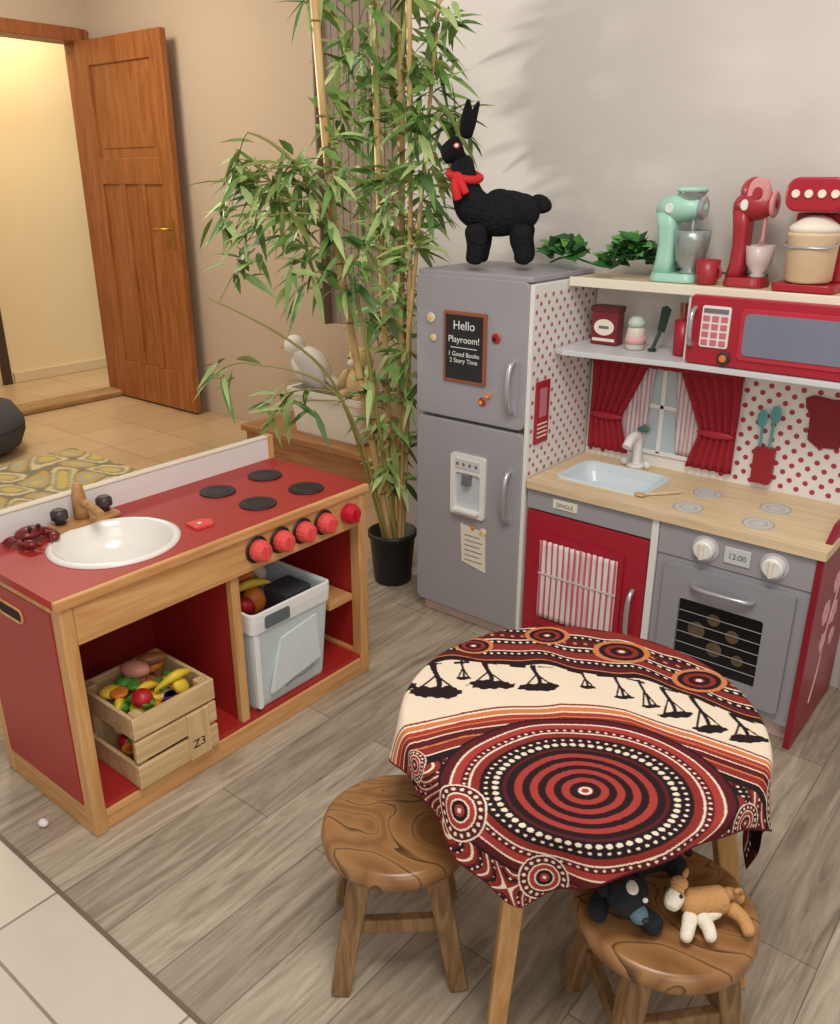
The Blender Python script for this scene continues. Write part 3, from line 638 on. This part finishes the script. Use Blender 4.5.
lathe('bowl',[(.022,.0),(.026,.004),(.018,.010),(.036,.03),(.044,.08),(.046,.105),(.043,.105),(.034,.035),(.01,.014)],(.034,0,.020),M_bowl,n=28)
lathe('jar_top',[(.026,0),(.034,.022),(.036,.026)],(.022,0,.190),M_bowl,n=24); lathe('jar_top_lid',[(.038,0),(.038,.008),(.034,.010)],(.022,0,.215),M_mint,n=24)
endgroup()
mixer('toy_stand_mixer.001',-.73,2.175,M_mxr,M_blush,(.80,1.,1.06))
lathe('bowl',[(.02,.0),(.024,.004),(.018,.010),(.036,.03),(.042,.07),(.040,.07),(.032,.035),(.01,.014)],(.030,0,.02),mat('bowl_cloudy',(206,192,186),.3),n=28)
disc('crank_wheel',(.012,-.03,.20),.034,.022,M_blush,axis='Y'); disc('crank_hub',(.012,-.036,.20),.014,.03,M_mxr,axis='Y')
ell('mixer_crown',(-.01,0,.205),(.04,.03,.03),M_mxr)
endgroup()
group('toy_mug',(-.815,2.15,SZ))
lathe('mug_wall',[(.022,0),(.026,.004),(.030,.058),(.027,.058),(.022,.008)],(-.820,2.15,SZ),M_mxr,n=22)
tube('mug_handle',[(-.794,2.145,SZ+.045),(-.783,2.14,SZ+.04),(-.783,2.14,SZ+.018),(-.794,2.145,SZ+.014)],.0035,M_mxr)
endgroup()
group('toy_coffee_maker',(-.583,2.17,SZ),0,True,1.0)
mr=mat('machine_red',(168,28,44),.35)
prism('machine_base',rr(-.07,.07,-.06,.07,.02),'XY',0,.018,mr,.003)
prism('machine_back',rr(-.062,.062,.035,.07,.012),'XY',.018,.17,mr,.003)
prism('machine_head',rr(-.066,.066,.175,.248,.028),'XZ',-.055,.07,mr,.005)
lathe('drum',[(.045,0),(.052,.006),(.056,.10),(.058,.104),(.058,.11),(.05,.112)],(0,-.015,.02),mat('drum_beige',(222,196,160),.45),n=32)
lathe('drum_lid',[(.056,0),(.055,.012),(.03,.030),(.012,.036)],(0,-.015,.131),M_cream,n=28)
for i in range(4): disc('machine_button_%d'%i,(-.042+i*.028,-.055,.213),.009,-.006,M_cream,axis='Y',n=18)
tube('drum_handle',[(-.057,-.02,.11),(-.066,-.05,.10),(0,-.078,.098),(.066,-.05,.10),(.057,-.02,.11)],.003,M_chrome)
endgroup()

# ---------- ivy ----------
def leafmesh(name,leaves,mats):
    vs=[];fs=[];mi=[]
    for (p,d,n,l,w,shape,k) in leaves:
        d=Vector(d).normalized(); s=d.cross(Vector(n)); 
        if s.length<1e-3: s=d.cross(Vector((1,0,.2)))
        s.normalize(); u=s.cross(d).normalized(); p=Vector(p)
        prof=[(0,.08),(.18,.7),(.4,1.),(.7,.62),(1,0.02)] if shape==0 else [(0,.15),(.08,.75),(.22,1.0),(.4,.62),(.55,.7),(.8,.3),(1,.02)]
        base=len(vs)
        for t,ww in prof:
            c=p+d*l*t+Vector((0,0,-l*.22*t*t)); 
            vs+= [c-s*w*ww+u*w*.25*ww, c, c+s*w*ww+u*w*.25*ww]
        for i in range(len(prof)-1):
            a=base+i*3; fs+=[(a,a+1,a+4,a+3),(a+1,a+2,a+5,a+4)]; mi+=[k,k]
    me=bpy.data.meshes.new(name); me.from_pydata([tuple(v) for v in vs],[],fs); me.update()
    for m in mats: me.materials.append(m)
    me.polygons.foreach_set('material_index',mi)
    for p_ in me.polygons: p_.use_smooth=True
    ob=bpy.data.objects.new(name,me); link(ob); return ob
def leafmat(name,c,rough=.5):
    return mat(name,c,rough,var=.25,scale=30)
GI=[leafmat('ivy_green',(52,112,48)),leafmat('ivy_green_light',(94,154,70)),leafmat('ivy_green_dark',(32,78,38))]
group('ivy_garland',(-1.0,2.15,SZ))
pts=[(-1.30,2.20,FH+.012),(-1.24,2.18,FH+.04),(-1.15,2.16,SZ+.03),(-1.08,2.16,SZ+.02),(-1.03,2.18,SZ+.07),(-.99,2.20,SZ+.03),(-.90,2.235,SZ+.02),(-.80,2.24,SZ+.02),(-.70,2.24,SZ+.02)]
tube('ivy_vine',pts,.003,GI[0])
lv=[]
for i in range(105):
    t=random.choice([random.uniform(0,1.4),random.uniform(2.9,5),random.uniform(3.2,4.8),random.uniform(0,8)]); k=min(int(t),7); a=Vector(pts[k]).lerp(Vector(pts[k+1]),t-k)
    if t>5 and random.random()<.7: continue
    d=(random.uniform(-1,1),random.uniform(-1,.2),random.uniform(-.05,1.)) if t<5 else (random.uniform(-1,1),-.2,random.uniform(.3,.9))
    lv.append((a+Vector((random.uniform(-.02,.02),random.uniform(-.03,.01),random.uniform(.0,.035))),d,(0,-.6,1),random.uniform(.045,.07),random.uniform(.019,.029),1,random.randrange(3)))
leafmesh('ivy_leaves',lv,GI)
endgroup()

# ---------- bamboo ----------
group('potted_bamboo',RF(-.095,2.69,0))
pc=RF(-.095,2.69,0)
lathe('pot',[(.06,0),(.064,.004),(.078,.165),(.084,.168),(.084,.185),(.076,.185),(.07,.15),(.02,.148)],pc,mat('pot_black',(24,24,26),.5),n=32)
disc('soil',(pc[0],pc[1],.13),.068,.02,mat('soil',(50,38,28),.95,var=.3,bump=.8))
M_culm=wood('culm_tan',(184,148,92),(214,182,124),'Z',4,4); M_culmg=mat('culm_green',(146,140,76),.5,var=.2)
CU=[ [(-.07,.15,2.70),(-.055,.9,2.68),(-.05,1.95,2.66)], [(-.10,.15,2.68),(-.19,.75,2.60),(-.262,1.27,2.54),(-.28,1.95,2.52)], [(-.09,.15,2.72),(-.12,1.0,2.66),(-.13,2.0,2.62)],
     [(-.07,.15,2.68),(-.05,.7,2.62),(.0,1.2,2.60),(.05,1.75,2.58)], [(-.12,.15,2.67),(-.20,.6,2.58),(-.33,.86,2.52),(-.60,.99,2.46)], [(-.11,.15,2.66),(-.17,.55,2.56),(-.29,.78,2.5),(-.48,.80,2.46)],
     [(-.06,.15,2.70),(-.02,.9,2.62),(-.03,1.8,2.58)], [(-.08,.15,2.66),(-.14,.7,2.56),(-.20,1.1,2.52),(-.36,1.40,2.5),(-.46,1.42,2.48)]]
CR=[.011,.012,.010,.006,.0045,.004,.008,.006]
def pl(c,t):
    k=len(c)-1; q=t*k; i=min(int(q),k-1); return Vector(c[i]).lerp(Vector(c[i+1]),q-i)
for i,c in enumerate(CU):
    P=[RF(a,f,z) for a,z,f in c]
    if i<4 or i==6: tube('culm_%d'%i,P,CR[i],M_culm)
    else: tube('culm_%d'%i,P,CR[i],M_culmg,radii=[1.2]+[1]*(len(P)-2)+[.4])
    if i in(0,1,2,6):
        for t in np.linspace(.1,.98,9):
            a,z,f=pl(c,t); q=Vector(RF(a,f,z)); disc('node_%d'%i,(q.x,q.y,q.z),CR[i]*1.22,.005,mat('culm_node',(140,112,60),.6),n=12)
cl=[(-.51,1.34),(-.56,1.22),(-.43,1.27),(-.47,1.12),(-.38,1.12),(-.26,1.19),(-.32,1.36),(-.23,1.5),(-.145,1.58),(-.2,1.69),(-.06,1.67),(.03,1.69),(.06,1.58),(.12,1.47),(.14,1.44),(0,1.44),(-.09,1.33),(-.03,1.19),(-.12,1.16),(.04,1.25),(-.2,1.02),(-.35,1.04),(.0,1.14),(-.06,.99),(-.12,.91),(-.04,.88),(-.60,.77),(-.42,.69),(-.45,.64),(-.06,.8),(-.15,.71),(-.12,.63),(-.06,.49),(-.06,.38),(-.13,1.45),(-.05,1.55),(-.17,1.28),(0,1.32),(-.10,.45),(-.08,.55),(.06,1.35),(-.3,1.28),(-.12,1.75),(.0,1.78),(.06,1.7),(-.26,1.75),
 (-.14,1.52),(-.07,1.47),(-.02,1.60),(-.22,1.40),(-.36,1.22),(-.45,1.2),(-.16,1.10),(-.06,1.08),(-.02,1.5),(.04,1.48),(-.2,1.32),(-.1,1.24),(-.44,1.32),(-.53,1.28),(-.18,1.62),(-.05,.7)]
lv=[]; 
for (r,z) in cl:
    best=None
    for c in CU:
        for t in np.linspace(0,1,30):
            a,zz,f=pl(c,t); dd=(a-r)**2+((zz-z)*1.5+.05)**2
            if best is None or dd<best[0]: best=(dd,a,zz,f)
    f=best[3]+random.uniform(-.09,.09)
    A=Vector(RF(best[1],best[3],best[2])); B=Vector(RF(r,f,z))
    tube('twig',[A,(A+B)/2+Vector((0,0,.03)),B],.0022,M_culmg)
    out=B-A; out=out.normalized() if out.length>.02 else Vector((0,0,1))
    low=z<.8
    for i in range(13 if low else 19):
        base=A.lerp(B,random.uniform(.5,1.05))+Vector([random.uniform(-.035,.035) for _ in range(3)])
        d=out*random.uniform(.1,1.)+Vector((random.uniform(-1,1),random.uniform(-1,1),random.uniform(-1.1,.4)))
        q=base+d.normalized()*.12
        if q.y>2.26 and q.x>-1.94: d.y=-abs(d.y)-.2
        if base.y>2.25 and base.x>-1.95: base.y=2.2
        if q.z<1.09 and q.x>-1.60 and q.y>1.87: continue
        if q.x>-1.50 and 1.05<q.z<1.52 : continue
        lv.append((base,d,(random.uniform(-.6,.6),random.uniform(-1.,.0),.9),random.uniform(.08,.13),random.uniform(.0085,.0135),0,random.choice([0,0,0,1,2,2,3])))
GB=[leafmat('bamboo_leaf',(112,148,72)),leafmat('bamboo_leaf_dark',(72,110,50)),leafmat('bamboo_leaf_light',(172,192,122)),leafmat('bamboo_leaf_olive',(136,150,78))]
leafmesh('bamboo_leaves',lv,GB)
endgroup()

# ---------- plush donkey on fridge ----------
group('plush_llama',RF(.195,2.44,FH),YAW,True,.99)   # local +x = right
M_fur=mat('black_curly_fur',(30,30,33),.95,var=.5,scale=90,bump=1.,bscale=110,spec=.15); M_smooth=mat('black_felt',(20,20,22),.9,var=.2,spec=.15)
def trunk(v): return Vector((v.x,v.y*(1-.8*max(0,-v.x-.05)),v.z*(1+1.6*v.x*(v.z>0)*.3)))
ell('body',(.026,0,.148),(.098,.058,.060),M_fur,rot=(0,-.08,0),n=28,k=18,fn=trunk)
for dx,dz,r in((-.045,.158,.05),(.08,.152,.052),(.02,.165,.05)): ell('fleece',(dx,0,dz),(r,r*1.05,r*.95),M_fur)
V=[(-.03,0,.150),(-.062,0,.17),(-.075,0,.215),(-.082,0,.265),(-.086,0,.30)]
skin('neck',V,[(0,1),(1,2),(2,3),(3,4)],[(.06,.06),(.055,.055),(.040,.042),(.032,.034),(.03,.03)],M_fur)
def leg(n,x,y,hind):
    P=[(x,y,.13),(x+(.010 if not hind else -.008),y,.075),(x+(.004 if not hind else .010),y,.045),(x,y,.014)]
    skin(n,P,[(0,1),(1,2),(2,3)],[.040,.030,.026,.028],M_fur)
leg('leg_front_a',-.05,-.034,0); leg('leg_front_b',-.03,.036,0); leg('leg_hind_a',.080,-.034,1); leg('leg_hind_b',.098,.036,1)
skin('tail',[(.105,0,.17),(.128,0,.180),(.142,0,.168),(.146,0,.148)],[(0,1),(1,2),(2,3)],[.026,.026,.028,.022],M_fur)
skin('head',[(-.080,0,.318),(-.105,0,.308),(-.130,0,.296),(-.14,0,.292)],[(0,1),(1,2),(2,3)],[(.040,.042),(.035,.036),(.027,.026),(.024,.022)],M_smooth)
for y in(-1,1):
    skin('ear',[(-.074,y*.016,.335),(-.068+y*.006,y*.026,.375),(-.056+y*.016,y*.034,.43)],[(0,1),(1,2)],[(.018,.012),(.022,.011),(.005,.004)],M_smooth)
    ell('eye_ring',(-.100,y*.033,.318),(.009,.004,.008),M_redk); ell('eye',(-.101,y*.036,.318),(.005,.003,.005),M_white)
    ell('nostril',(-.157,y*.009,.294),(.004,.004,.004),M_redk)
M_ban=mat('red_bandana',(206,34,36),.8)
tube('scarf_ring',[(-.077+.042*math.cos(t),.042*math.sin(t),.245+.010*math.sin(t)-.006*math.cos(t)) for t in np.linspace(0,6.283,14,endpoint=False)],.011,M_ban,cyc=True)
tube('scarf_tail_a',[(-.10,-.035,.242),(-.108,-.05,.22),(-.095,-.055,.185)],.014,M_ban,radii=[.7,1.1,.8]); tube('scarf_tail_b',[(-.10,-.035,.242),(-.088,-.055,.225),(-.075,-.06,.20)],.013,M_ban,radii=[.7,1.1,.7]); ell('scarf_knot',(-.10,-.036,.242),(.017,.013,.013),M_ban)
endgroup()

# ---------- stools ----------
M_seat=slabwood('stool_slab',(160,116,72),(130,88,50),(64,38,20)); M_leg=wood('stool_leg_wood',(116,84,52),(158,122,82),'Z',5,8)
def stool(name,r_,f_,h,R,rot,spl=1.02):
    x,y,_=RF(r_,f_,0); group(name,(x,y,0),YAW+rot,True)
    lathe('seat',[(R-.012,h-.036),(R-.002,h-.030),(R,h-.018),(R-.002,h-.006),(R-.010,h)],(0,0,0),M_seat,n=48)
    for i in range(4):
        a=math.pi/4+i*math.pi/2; b=R*.64; c=R*spl
        beam('leg_%d'%i,(b*math.cos(a),b*math.sin(a),h-.03),(c*math.cos(a),c*math.sin(a),0),.038,.032,M_leg,ang=0)
    for i in range(4):
        a=math.pi/4+i*math.pi/2; c=a+math.pi/2; q=R*.86; z=.105 if i%2 else .125
        beam('rung_%d'%i,(q*math.cos(a),q*math.sin(a),z),(q*math.cos(c),q*math.sin(c),z),.018,.018,M_leg,d0=.028,d1=.028)
    endgroup()
stool('wooden_stool',-.040,1.172,.272,.131,.05,1.10); stool('wooden_stool.001',.375,.995,.272,.139,.15,1.0)

# ---------- table + cloth ----------
TR,TF,TH,T0=.275,1.235,.45,.298
tx,ty,_=RF(TR,TF,0)
group('round_table',(tx,ty,0),YAW,True)
M_tw=wood('table_wood',(176,128,76),(204,158,104),'Z',4,10)
lathe('table_top',[(T0-.015,TH-.028),(T0-.006,TH-.022),(T0-.006,TH-.008),(T0-.012,TH-.004)],(0,0,0),M_tw,n=64)
for i in range(4):
    a=math.radians(-120+90*i)
    beam('leg_%d'%i,(.235*math.cos(a),.235*math.sin(a),TH-.03),(.315*math.cos(a),.315*math.sin(a),0),.036,.028,M_tw)
for i in range(2):
    a=math.radians(-120+90*i); beam('apron_%d'%i,(.23*math.cos(a),.23*math.sin(a),TH-.05-.001*i),(-.23*math.cos(a),-.23*math.sin(a),TH-.05-.001*i),.02,.02,M_tw,d0=.04,d1=.04)
endgroup()
def cloth():
    N=540; hs=.385; ca=math.radians(-67)
    off=(-.002,.050)
    g=np.linspace(-hs,hs,N); U0,W0=np.meshgrid(g,g,indexing='ij')
    # cloth blank: front corner rounded off, right-hand corner left long
    k1=np.clip(U0/hs,0,1)**4*np.clip(-W0/hs,0,1)**4; k2=np.clip(U0/hs,0,1)**4*np.clip(W0/hs,0,1)**4
    U=U0*(1-.075*k1+.09*k2); W=W0*(1-.10*k1+.10*k2)
    A=U*math.cos(ca)-W*math.sin(ca)+off[0]; B=U*math.sin(ca)+W*math.cos(ca)+off[1]
    r=np.hypot(A,B); ph=np.arctan2(B,A); d=np.maximum(r-T0,0)
    lip=.014*(1-np.exp(-d/.014))
    d2=np.maximum(d-.012,0)
    fold=np.sin(ph*8+.8)*.13*d2+np.sin(ph*19+2)*.06*d2
    rho=np.where(r<T0,r,T0+lip+d*.06+fold)
    z=TH-(d-lip)*.985
    x=rho*np.cos(ph); y=rho*np.sin(ph)
    z=z+.0012*np.sin(A*40+B*23)*np.exp(-d*30)
    # ---- pattern ----
    blk=np.array(lin((36,22,26))); cre=np.array(lin((232,214,192))); rus=np.array(lin((136,46,40))); mar=np.array(lin((88,26,32))); ora=np.array(lin((204,124,76))); red=np.array(lin((164,58,52)))
    C=np.zeros(A.shape+(3,)); C[:]=cre
    def S(mask,c): C[mask]=c
    def dotrow(rad,ang,r0,n,dr):
        fr=(ang/(2*np.pi)*n)%1-.5; arc=fr*2*np.pi*r0/n
        return (arc**2+(rad-r0)**2)<dr**2
    gx=[-.5,-.3,-.18,-.015,.12,.215,.29,.5]; gy=[.12,.15,.165,.14,.10,.04,-.03,-.2]
    g1=np.interp(A,gx,gy)
    D=B-g1
    Dw=D+.006*np.sin(A*34)+.003*np.sin(A*71+1)
    bands=[(0,.016,blk),(.016,.019,ora),(.019,.034,mar),(.034,.050,blk),(.050,.053,cre),(.053,.076,rus),(.076,.092,blk),(.092,.096,cre),(.096,.125,mar),(.125,.14,blk),(.14,.144,cre),(.144,.175,rus),(.175,.6,mar)]
    for a,b,c in bands: S((Dw>=a)&(Dw<b)&(D>=0),c)
    for dd,sp,dr,c in((.042,.013,.003,cre),(.084,.014,.0035,cre),(.132,.014,.003,cre),(.11,.02,.004,ora)):
        fr=(A/sp)%1-.5; S((((fr*sp)**2+(Dw-dd)**2)<dr**2)&(D>.005),c)
    for (ca_,cb,R) in((-.17,.225,.030),(.115,.20,.042),(.235,.10,.038),(-.02,.265,.034)):
        q=np.hypot((A-ca_)/1.3,B-cb); k=(q/(R/5)).astype(int); m=(q<R)&(D>.014)
        S(m&(k%2==0),rus); S(m&(k%2==1),blk); S(m&(k==4),ora); S((q<R*.12)&m,cre)
    # upside-down acacia silhouettes hanging under the horizon line
    for a,b,w in((-.245,.062,.052),(-.148,.084,.042),(-.060,.078,.036),(.027,.076,.015),(.085,.046,.017),(.162,-.008,.027),(.207,-.050,.030),(.262,-.076,.032),(-.31,.08,.036),(.125,.018,.016),(-.195,.105,.014)):
        q=((A-a)/w)**2+((B-b)/(w*.36))**2+.28*np.sin(A*310+b*90)*np.sin(B*330)+.18*np.sin(A*120+a*50)
        gg=np.interp(a,gx,gy); top=gg-b
        s_=np.clip((B-b)/top,0,1)
        m=(q<1)
        m|=(np.abs(A-a-.10*w*np.sin(s_*5))<(.0012+w*.075+.20*w*np.clip(s_-.75,0,1)))&(B>b)&(B<gg+.003)
        for sg in(-1,1):
            m|=(np.abs((A-a)*sg-w*.75*(1-s_*1.7))<.0014+w*.025)&(B>b)&(s_<.58)
        S(m,blk)
    S((D<0)&(D>-.005-.003*np.sin(A*55))&(np.sin(A*120)>-.2),blk)
    # lower sweeping bands
    h1=np.interp(A,[-.5,-.3,-.2,-.03,.08,.175,.26,.5],[-.10,-.035,.0,.03,.005,-.05,-.12,-.30]); E=h1-B
    E=E+.004*np.sin(A*30)
    bl=[(0,.005,rus),(.005,.010,cre),(.010,.022,ora),(.022,.026,cre),(.026,.036,red),(.036,.039,ora),(.039,.050,rus),(.050,.053,cre),(.053,.068,mar),(.068,.072,ora),(.072,.090,rus),(.090,.093,cre),(.093,.112,blk),(.112,9,rus)]
    for a,b,c in bl: S((E>=a)&(E<b),c)
    deep=E>.112
    w=np.sin(A*24+2*np.sin(B*17))+np.cos(B*29+1.7*np.sin(A*21)); fr=(w*1.6)%1
    S(deep&(fr<.13),cre); S(deep&(fr>.45)&(fr<.66),blk); S(deep&(fr>.66)&(fr<.82),mar)
    dd=((A/.011)%1-.5)**2+((B/.011)%1-.5)**2
    S(deep&(fr>.47)&(fr<.66)&(dd<.05),cre)
    low=E>.018
    ang=np.arctan2(B+.203,(A+.028)/1.2); q=np.hypot((A+.028)/1.2,B+.203)
    S((q<.186)&low,blk); S((q<.182)&low,mar); S((q<.170)&low,cre); S((q<.167)&low,red); S((q<.156)&low,mar); S((q<.146)&low,cre); S((q<.143)&low,rus); S((q<.132)&low,blk)
    k=(q/.0098).astype(int); m=q<.098
    S(m&(k%2==0),red); S(m&(k%2==1),blk); S(q<.0085,cre); S(q<.005,red); S((q<.103)&(q>=.098),mar)
    S(dotrow(q,ang,.112,58,.0042),cre); S(dotrow(q,ang,.124,66,.0024),cre); S(dotrow(q,ang,.151,84,.0022)&low,cre)
    for a0,b0,R in((-.225,-.235,.048),(-.125,-.375,.045),(-.295,-.13,.03),(.22,-.26,.034),(.30,-.20,.04)):
        q=np.hypot((A-a0),(B-b0)); an=np.arctan2(B-b0,A-a0)
        S(q<R,cre); S(q<R*.94,mar); S(q<R*.64,cre); S(q<R*.58,red); S(q<R*.40,cre); S(q<R*.34,blk); S(q<R*.2,red); S(q<R*.08,cre)
        S(dotrow(q,an,R*.79,18,R*.07),cre)
    fld=(A>.285)&(E>.02)&(B>-.34)
    S(fld&(fr>.2)&(fr<.9)&(A>.30),cre)
    for a,b,w in((.315,-.11,.018),(.34,-.16,.02),(.33,-.05,.018),(.37,-.11,.02),(.40,-.16,.024),(.42,-.2,.03),(.47,-.17,.03),(.50,-.22,.03),(.45,-.13,.02)):
        S(((A-a)/w)**2+((B-b)/(w*1.3))**2+.2*np.sin(A*200)*np.sin(B*230)<1,blk)
    hem=np.maximum(np.abs(U0),np.abs(W0))>hs-.004; S(hem,mar)
    nz=1+.05*np.sin(A*900)*np.sin(B*900); C*=nz[...,None]
    co=np.stack([x,y,z],-1).reshape(-1,3).astype(np.float32)
    me=bpy.data.meshes.new('tablecloth'); n=N
    idx=np.arange(n*n).reshape(n,n); F=np.stack([idx[:-1,:-1],idx[1:,:-1],idx[1:,1:],idx[:-1,1:]],-1).reshape(-1,4).astype(np.int32)
    me.vertices.add(n*n); me.vertices.foreach_set('co',co.ravel()); me.loops.add(F.size); me.loops.foreach_set('vertex_index',F.ravel())
    me.polygons.add(len(F)); me.polygons.foreach_set('loop_start',np.arange(0,F.size,4,dtype=np.int32)); me.polygons.foreach_set('loop_total',np.full(len(F),4,dtype=np.int32))
    me.update(calc_edges=True); me.validate()
    me.polygons.foreach_set('use_smooth',np.ones(len(F),dtype=bool))
    c4=np.concatenate([C.reshape(-1,3),np.ones((n*n,1))],1).astype(np.float32)
    at=me.color_attributes.new('Col','FLOAT_COLOR','POINT'); at.data.foreach_set('color',c4.ravel())
    ob=bpy.data.objects.new('tablecloth',me); COL.objects.link(ob); me.materials.append(attr_mat('printed_cotton',.85))
    ob.location=(tx,ty,0); ob.rotation_euler=(0,0,YAW)
cloth()

# ---------- plush toys on the stool ----------
SH=.274
M_pb=mat('plush_black',(26,28,33),.95,var=.4,scale=60,bump=.6,bscale=160); M_pt=mat('plush_slate',(86,112,124),.9,bump=.4,bscale=160); M_tan=mat('plush_tan',(196,146,92),.9,var=.15,bump=.4,bscale=160); M_pw=mat('plush_cream',(236,226,206),.9,bump=.4,bscale=160)
x,y,_=RF(.348,1.005,SH)
group('plush_dog',(x,y,SH),YAW,True,1.08)
skin('dog_body',[(.0,.055,.032),(-.035,.03,.034),(-.05,-.01,.036),(.035,.06,.03),(-.052,-.035,.038)],[(0,1),(1,2),(0,3),(2,4)],[.032,.034,.030,.028,.024],M_pb)
ell('dog_head',(-.042,-.042,.044),(.027,.030,.026),M_pb); ell('dog_muzzle',(-.03,-.066,.036),(.013,.016,.012),M_pt); ell('dog_nose',(-.024,-.081,.039),(.005,.004,.004),M_black)
ell('dog_brow',(-.038,-.050,.066),(.009,.013,.005),M_pw)
for s in(-1,1): ell('dog_ear',(-.045+s*.027,-.03,.05),(.010,.020,.007),M_pb,rot=(0,s*.8,0)); ell('dog_eye',(-.034+s*.012,-.063,.056),(.004,.003,.004),M_white)
skin('dog_leg_a',[(-.05,-.02,.02),(-.02,-.05,.016),(.0,-.075,.016)],[(0,1),(1,2)],[.018,.015,.016],M_pb)
skin('dog_leg_b',[(-.055,-.01,.02),(-.078,-.03,.016),(-.080,-.06,.016)],[(0,1),(1,2)],[.018,.015,.016],M_pb)
skin('dog_leg_c',[(.035,.06,.02),(.052,.04,.018),(.06,.025,.016)],[(0,1),(1,2)],[.020,.016,.015],M_pb)
skin('dog_leg_d',[(.03,.07,.02),(.05,.078,.018),(.066,.068,.016)],[(0,1),(1,2)],[.020,.016,.015],M_pb)
skin('dog_tail',[(.05,.065,.035),(.068,.06,.035),(.078,.055,.02)],[(0,1),(1,2)],[.011,.009,.006],M_pb)
endgroup()
x,y,_=RF(.425,.960,SH)
group('plush_calf',(x,y,SH),YAW+.1,True,.95)
skin('calf_body',[(.0,0,.036),(-.028,.0,.037),(.03,.003,.036),(-.045,.004,.043)],[(0,1),(0,2),(1,3)],[.023,.024,.022,.017],M_tan)
ell('calf_belly',(-.01,-.008,.026),(.032,.018,.012),M_pw)
skin('calf_head',[(-.048,.008,.055),(-.060,-.006,.052),(-.070,-.018,.045)],[(0,1),(1,2)],[.018,.016,.012],M_pw)
ell('calf_crown',(-.046,.01,.068),(.014,.013,.010),M_tan)
for s in(-1,1): ell('calf_ear',(-.041+s*.012,.014+s*.014,.068),(.012,.005,.006),M_tan,rot=(0,0,s*.9)); ell('calf_eye',(-.060+s*.009,-.004+s*-.008,.064),(.003,.003,.003),M_black)
for i,P in enumerate(([(-.03,-.01,.03),(-.045,-.035,.018),(-.055,-.05,.013)],[(-.02,-.012,.03),(-.01,-.035,.018),(-.015,-.055,.013)],[(.03,-.005,.03),(.048,-.022,.022),(.05,-.05,.013)],[(.03,.012,.034),(.050,.022,.026),(.068,.018,.013)])):
    skin('calf_leg_%d'%i,P,[(0,1),(1,2)],[.014,.011,.011],M_tan if i>1 else M_pw)
skin('calf_tail',[(.045,.005,.045),(.058,.015,.04),(.064,.02,.024)],[(0,1),(1,2)],[.005,.004,.006],M_tan)
endgroup()

ell('white_pebble',(-1.555,.628,.008),(.013,.010,.008),M_white,fn=lambda v:Vector((v.x*(1+8*v.y),v.y,v.z)))

# ---------- lights ----------
def area(name,loc,target,size,power,col,sy=None):
    l=bpy.data.lights.new(name,'AREA'); l.shape='RECTANGLE'; l.size=size; l.size_y=sy or size; l.energy=power; l.color=col
    o=bpy.data.objects.new(name,l); o.location=loc; o.rotation_euler=(Vector(target)-Vector(loc)).to_track_quat('-Z','Y').to_euler(); COL.objects.link(o)
area('ceiling_light_main',(-.3,.5,2.6),(-.8,1.4,0),.8,33,(1,.94,.87))
area('ceiling_light_far',(-3.9,1.9,2.55),(-3.9,2.2,0),.6,26,(1,.86,.68))
area('ceiling_light_hall',(-5.4,2.9,2.6),(-5.6,3,0),.5,18,(1,.86,.62))
area('area_light_front',(1.2,-.6,1.9),(-1.,1.8,.5),1.4,16,(1,.98,.96))  # wide area light, out of view behind the camera, no window modelled
sp=bpy.data.lights.new('leaf_shadow_spot','SPOT'); sp.energy=185; sp.spot_size=math.radians(50); sp.spot_blend=.8; sp.shadow_soft_size=.09; sp.color=(1,.94,.86)  # added spot, cone kept to the back wall, throws the bamboo leaf shadows
so=bpy.data.objects.new('leaf_shadow_spot',sp); so.location=(-3.6,1.05,1.55); so.rotation_euler=(Vector((-1.0,2.28,1.66))-Vector(so.location)).to_track_quat('-Z','Y').to_euler(); COL.objects.link(so)
w=bpy.data.worlds.new('World'); scn.world=w; w.use_nodes=True
w.node_tree.nodes['Background'].inputs[0].default_value=(.97,.92,.86,1); w.node_tree.nodes['Background'].inputs[1].default_value=.47

# ---------- camera ----------
cam=bpy.data.cameras.new('camera'); co=bpy.data.objects.new('camera',cam); COL.objects.link(co)
cam.sensor_fit='VERTICAL'; cam.sensor_height=24; cam.sensor_width=24*840/1024; cam.lens=850/1024*24; cam.clip_start=.02
co.location=(0,0,1.3); co.rotation_euler=(math.radians(90-21.3),0,YAW)
scn.camera=co
